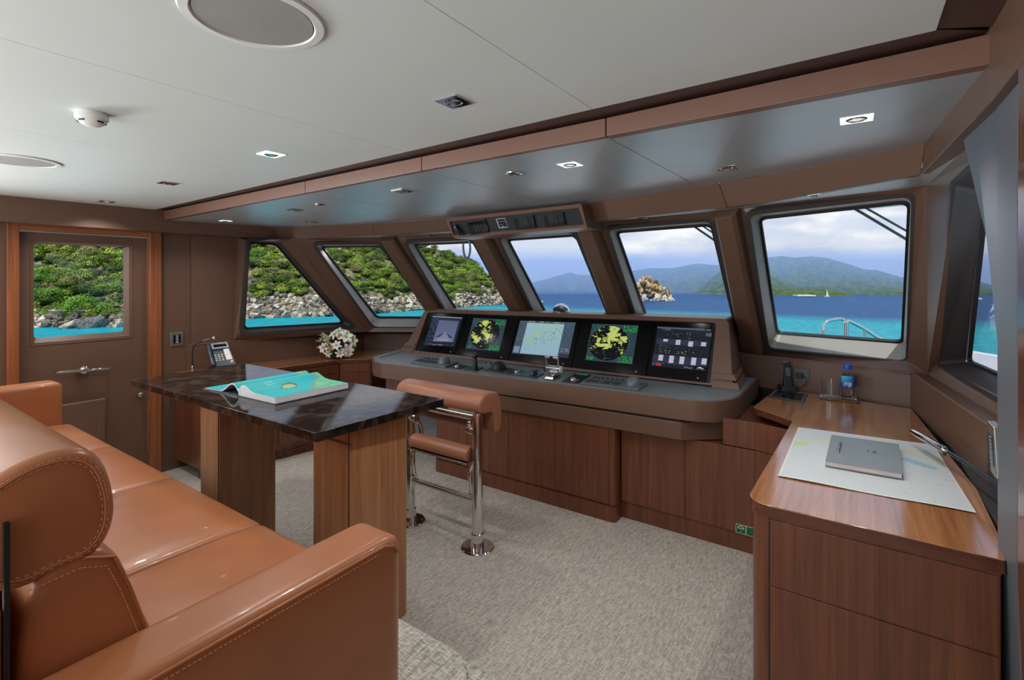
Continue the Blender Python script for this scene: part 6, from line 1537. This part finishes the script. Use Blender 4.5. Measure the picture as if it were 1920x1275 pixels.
o = build_np('shore_rocks', np.concatenate(RV), np.concatenate(RF), m, np.clip(np.concatenate(RC), 0, 1)); tag(o, 'pale jumbled rocks along the waterline of the green headland', 'rocks', kind='stuff')
# big separate boulders under the side-door view
iv3, if3 = ico(3)
def boulder(label, u, v, r3, col, seed, rz=None):
    P_ = Pz(u, v, ZSEA + .2); vv, f = rockmesh((0, 0, 0), r3, seed, iv3, if3)
    o = build_np('boulder', vv, f, M_rock, np.tile(np.array(col[:3]), (len(f), 1)), True); o.location = (P_.x, P_.y, ZSEA + r3[2] * .35); tag(o, label, 'boulder', 'large boulders at the waterline'); return o
boulder('big rounded pale boulder at the water seen through the door window', 134, 612.8, (1.5, 1.3, 1.15), S(196, 190, 178), 3)
boulder('long grey slab of rock sloping to the water beside the pale rounded boulder', 176, 612, (2.4, .8, 1.3), S(120, 122, 124), 8)
boulder('small pale block of rock at the right edge of the door window', 222, 611, (.9, .8, .8), S(190, 182, 168), 12)
# ---- rocky islet
ic = Pz(1224, 563, ZSEA); islet = []; base = 0; RV = []; RF = []; RC = []
prof = [(1188, 560), (1195, 531), (1205, 522), (1213, 517), (1222, 523), (1232, 531), (1244, 538), (1252, 544), (1256, 562)]
tI = (ic - O).dot(V3(-math.sin(TH), math.cos(TH), 0)) ; pm = tI / F
for k in range(420):
    u = rp_.uniform(1190, 1255); top = interp(prof, u); f_ = rp_.random(); vv = lerp(562, top, f_); dep = rp_.uniform(-1, 1) * (1 - f_ * .8) * 4.5; hh_ = (562 - vv) * pm
    P_ = Vector((ic.x, ic.y, ZSEA)) + vr * ((u - 1224) * pm) + vf * (dep - (1 - f_) * 1.5) + V3(0, 0, hh_); r_ = rp_.uniform(.45, 1.15)
    v, f = rockmesh(P_, (r_, r_, r_ * 1.0), 9000 + k); RV.append(v); RF.append(f + base); base += len(v)
    col = [S(206, 196, 176), S(186, 150, 96), S(170, 156, 132), S(140, 128, 104), S(96, 92, 80), S(196, 168, 118)][rp_.randrange(6)] if f_ > .25 else [S(216, 212, 202), S(190, 184, 172)][rp_.randrange(2)]
    RC.append(np.tile(np.array(col[:3]), (len(f), 1)))
o = build_np('rock_islet', np.concatenate(RV), np.concatenate(RF), M_rock, np.clip(np.concatenate(RC), 0, 1)); tag(o, 'steep tan rock islet standing alone in the bay', 'islet')
# ---- far islands and mountains
def ridge(name, label, cat, sky, vbase, depth, cols, rough=1.0, u0=None, u1=None, nsc=.05, rows=16):
    us = np.arange(sky[0][0], sky[-1][0] + .1, 2.0); Vv = []
    for u in us:
        tb_ = (ZC - ZSEA) / ((interp(vbase, u) - HY) / F); tc2 = tb_ + depth; zc_ = ZC + (HY - interp(sky, u)) / F * tc2; d = hdir(u)
        for j in range(rows + 1):
            s = j / rows; z = ZSEA + (zc_ - ZSEA) * s ** .92
            if 0 < j < rows: z += rough * (mn.noise(Vector((u * nsc, s * 5, 3))) * 1.3 + mn.noise(Vector((u * nsc * 3, s * 12, 7))) * .6) * min(1, (zc_ - ZSEA) / 10)
            t_ = tb_ + depth * s + mn.noise(Vector((u * nsc, s * 4, 8))) * 3 * rough * (0 < j < rows); Vv.append((d.x * t_, d.y * t_, z))
        Vv.append((d.x * (tc2 + 20), d.y * (tc2 + 20), ZSEA - 1))
    n_ = rows + 2; FF = [(i * n_ + j, (i + 1) * n_ + j, (i + 1) * n_ + j + 1, i * n_ + j + 1) for i in range(len(us) - 1) for j in range(rows + 1)]
    m, t, p = newmat(name + '_slopes'); g_ = N(t, 'ShaderNodeNewGeometry'); z_ = N(t, 'ShaderNodeTexNoise'); z_.inputs['Scale'].default_value = .35; z_.inputs['Detail'].default_value = 9; z_.inputs['Roughness'].default_value = .65
    link(t, g_.outputs['Position'], z_.inputs['Vector']); c_ = N(t, 'ShaderNodeValToRGB'); c_.color_ramp.elements[0].position = .36; c_.color_ramp.elements[0].color = cols[0]; c_.color_ramp.elements[1].position = .66; c_.color_ramp.elements[1].color = cols[1]
    link(t, z_.outputs['Fac'], c_.inputs[0]); link(t, c_.outputs[0], p.inputs['Base Color']); p.inputs['Roughness'].default_value = 1; p.inputs['Specular IOR Level'].default_value = 0; bump(t, p, z_.outputs['Fac'], 1, 1.5)
    o = build_np(name, np.array(Vv), np.array(FF), m, None, True); tag(o, label, cat); return o
G1, G2 = S(52, 78, 36), S(104, 120, 70)
VB = [(980, 549), (1100, 548.5), (1300, 551), (1600, 554), (1900, 557)]
ridge('mountain', 'long hazy blue mountain range beyond the bay', 'mountain', [(950, 543), (985, 536), (997, 530), (1026, 523), (1066, 511), (1087, 515.6), (1117, 515.6), (1150, 512), (1185, 508), (1220, 502.6), (1260, 503), (1306, 494), (1353, 498), (1400, 490), (1439, 483), (1466, 480), (1491, 483.5), (1521, 480.5), (1552, 484), (1597, 497), (1621, 505), (1648, 507.6), (1690, 520), (1760, 524), (1835, 527), (1857, 534), (1950, 540)], [(980, 546.5), (1100, 546), (1300, 548.5), (1600, 551), (1900, 554)], 45, (G1, G2), 1.6)
ridge('island', 'green pointed island in front of the blue mountains', 'island', [(1300, 550.5), (1315, 537), (1328, 528), (1340, 517), (1355, 506), (1375, 497), (1395, 494), (1420, 503), (1442, 515.7), (1466, 528), (1496, 537), (1547, 538), (1579, 546), (1604, 553.5)], [(1300, 552), (1604, 555.5)], 26, (G1, G2), 1.0)
ridge('island', 'low rounded hazy green hill behind the tail of the pointed island', 'island', [(1500, 545), (1547, 533), (1584, 516), (1610, 520), (1650, 530), (1700, 542), (1740, 552)], [(1500, 551), (1740, 554.5)], 34, (G1, G2), 1.0)
# sandy beach on the pointed island, houses on the slope
b0, b1 = Pz(1496, 555.4, ZSEA + .25), Pz(1530, 555.4, ZSEA + .25)
tag(mkobj('beach', MB().hexa([b0, b1, b1 + vf * 4, b0 + vf * 4], [p + V3(0, 0, .5) for p in (b0, b1, b1 + vf * 4, b0 + vf * 4)]), mat('sand', S(226, 214, 186), .9)), 'short strip of pale sand at the foot of the pointed island', 'beach')
# ---- sailing boat
sbp = Pz(1550, 557, ZSEA); sbt = thing('sailboat', 'tiny white sailing boat on the far side of the bay', 'boat', tuple(sbp))
mkobj('hull', MB().hexa([sbp + vr * a + vf * b + V3(0, 0, .1) for a, b in ((-.9, -.25), (.9, -.25), (.9, .25), (-.9, .25))], [sbp + vr * a + vf * b + V3(0, 0, .5) for a, b in ((-1.2, -.35), (1.3, -.35), (1.3, .35), (-1.2, .35))]), M_gelcoat, sbt)
mkobj('sail', MB().hexa([sbp + V3(0, 0, .6), sbp + vr * .8 + V3(0, 0, .6), sbp + V3(0, 0, 3.2)], [p + vf * .05 for p in (sbp + V3(0, 0, .6), sbp + vr * .8 + V3(0, 0, .6), sbp + V3(0, 0, 3.2))]), M_white, sbt)
mkobj('mast', MB().tube([sbp + V3(0, 0, .4), sbp + V3(0, 0, 3.3)], .06, 6), M_white, sbt)
# small moored boat seen through the starboard window, and speedboat by the second mullion
def motorboat(label, u, v, L_, m_=M_gelcoat):
    P_ = Pz(u, v, ZSEA); t = thing('motorboat', label, 'boat', tuple(P_), 0)
    mkobj('hull', MB().hexa([P_ + vr * a * L_ + vf * b * L_ for a, b in ((-.4, -.12), (.35, -.12), (.35, .12), (-.4, .12))], [P_ + vr * a * L_ + vf * b * L_ + V3(0, 0, L_ * .14) for a, b in ((-.5, -.16), (.55, -.05), (.55, .05), (-.5, .16))]), m_, t)
    mkobj('cabin', MB().hexa([P_ + vr * a * L_ + vf * b * L_ + V3(0, 0, L_ * .14) for a, b in ((-.2, -.1), (.15, -.1), (.15, .1), (-.2, .1))], [P_ + vr * a * L_ + vf * b * L_ + V3(0, 0, L_ * .27) for a, b in ((-.17, -.09), (.05, -.09), (.05, .09), (-.17, .09))]), M_gelcoat, t)
motorboat('tiny white motorboat on the water seen through the side window', 1835, 561, 2.4)
motorboat('small white motorboat just right of the headland tip', 1013, 566, 1.8)
# ---- own yacht outside: walkway, coaming, rail, wipers
cpts = [(2.3, -3), (2.25, 2), (2.1, 5), (1.75, 6.9), (1.42, 7.7), (1.12, 8.15), (.6, 8.75), (.2, 9.15), (-.8, 9.7), (-2.4, 9.95)]
cpts = cpts + [(-4.8 - x, y) for x, y in cpts[-2::-1]]
out_ = inset2(cpts, -.14); cz_ = lambda y: .95 if y < 8.8 else .95 - (y - 8.8) * .45; up1 = [Vector((x, y, cz_(y))) for x, y in cpts]; up2 = [Vector((a[0], a[1], cz_(b[1]))) for a, b in zip(out_, cpts)]
K = len(cpts)
m = MB(); m.strip(up1, up2); m.strip(up1, [p - V3(0, 0, .05) for p in up1]); m.strip([p - V3(0, 0, .05) for p in up1], [Vector((p.x + (-.04 if p.x > -2.4 else .04), p.y, -.1)) for p in up1]); m.strip(up2, [p - V3(0, 0, 1.5) for p in up2])
m.poly([Vector((x, y, -.1)) for x, y in cpts]); o = mkobj('coaming', m, M_gelcoat, weld=False); tag(o, 'white curved coaming and walkway of the yacht outside the windows', 'coaming')
m = MB(); m.box((-7.0, -9.0, .02), (2.2, -2.6, .06)); o = mkobj('aft_deck', m, M_gelcoat); o['kind'] = 'structure'
rl_ = thing('deck_rail', 'polished steel hand rail hoop on the deck outside the rightmost window', 'rail', tuple(Pt(1584, 640, 8.3)))
def rpx(L, t_): return [Pt(u, v, t_) for u, v in L]
A_ = smoothp(rpx([(1543, 650), (1543, 628), (1546, 609), (1553, 602), (1566, 599), (1577, 598), (1583, 602), (1584, 612), (1583.5, 655)], 8.3), 5)
mkobj('hoop', MB().tube(A_, .026, 10), M_chrome, rl_, smooth=60)
B_ = smoothp(rpx([(1588, 655), (1588, 612), (1589, 603), (1594, 603), (1608, 610), (1624, 619), (1636, 627), (1646, 633), (1656, 637)], 8.3), 5); mkobj('rail', MB().tube(B_, .028, 10), M_chrome, rl_, smooth=60)
mkobj('stanchion', MB().tube(rpx([(1621, 618), (1620, 626), (1620, 655)], 8.3), [.03, .022, .02], 10), M_chrome, rl_, smooth=60)
def wiper(label, k, lines):
    g = GL[k]; n = wnorm(g); base_p = g[0] - n * .10; t = None
    for i, (a, b) in enumerate(lines):
        A, B = Ppl(*a, base_p - n * 0, n), Ppl(*b, base_p, n)
        if t is None: t = thing('windscreen_wiper', label, 'wiper', tuple(A), 0, 'windscreen wipers outside the front windows')
        mkobj('arm' if i == 0 else 'link_rod', MB().tube([A, B], .009 if i == 0 else .007, 8), mat('wiper_grey', S(70, 92, 96), .4) if 'wiper_grey' not in MATS else MATS['wiper_grey'], t, smooth=60)
wiper('pair of grey wiper arms crossing the top corner of the rightmost front window', 6, [((1575, 375), (1712, 456)), ((1597, 375), (1714, 441))])
wiper('pair of grey wiper arms in the corner of the window right of the radio box', 5, [((1288, 415.5), (1352, 459)), ((1303, 414), (1352, 447))])
wiper('single grey wiper arm in the top corner of the window behind the radio box', 4, [((1066, 435), (1096, 462))])
# ---- sea haze over the far shore (real scattering air)
m = bpy.data.materials.new('sea_haze'); m.use_nodes = True; t = m.node_tree; t.nodes.clear(); o_ = N(t, 'ShaderNodeOutputMaterial'); vs_ = N(t, 'ShaderNodeVolumeScatter'); vs_.inputs['Color'].default_value = (.38, .56, 1.0, 1); vs_.inputs['Density'].default_value = .013; vs_.inputs['Anisotropy'].default_value = 0.0
va_ = N(t, 'ShaderNodeVolumeAbsorption'); va_.inputs['Color'].default_value = (.35, .55, 1.0, 1); va_.inputs['Density'].default_value = .008; as_ = N(t, 'ShaderNodeAddShader'); link(t, vs_.outputs[0], as_.inputs[0]); link(t, va_.outputs[0], as_.inputs[1]); link(t, as_.outputs[0], o_.inputs['Volume'])
hz_ = [(hdir(u) * 226).to_2d() for u in range(840, 2300, 60)] + [(hdir(u) * 420).to_2d() for u in range(2280, 830, -60)]
o = mkobj('haze', MB().prism([(p.x, p.y) for p in hz_], ZSEA + .02, 16), m); tag(o, 'pale blue sea haze in front of the distant mountains', 'haze', kind='stuff')
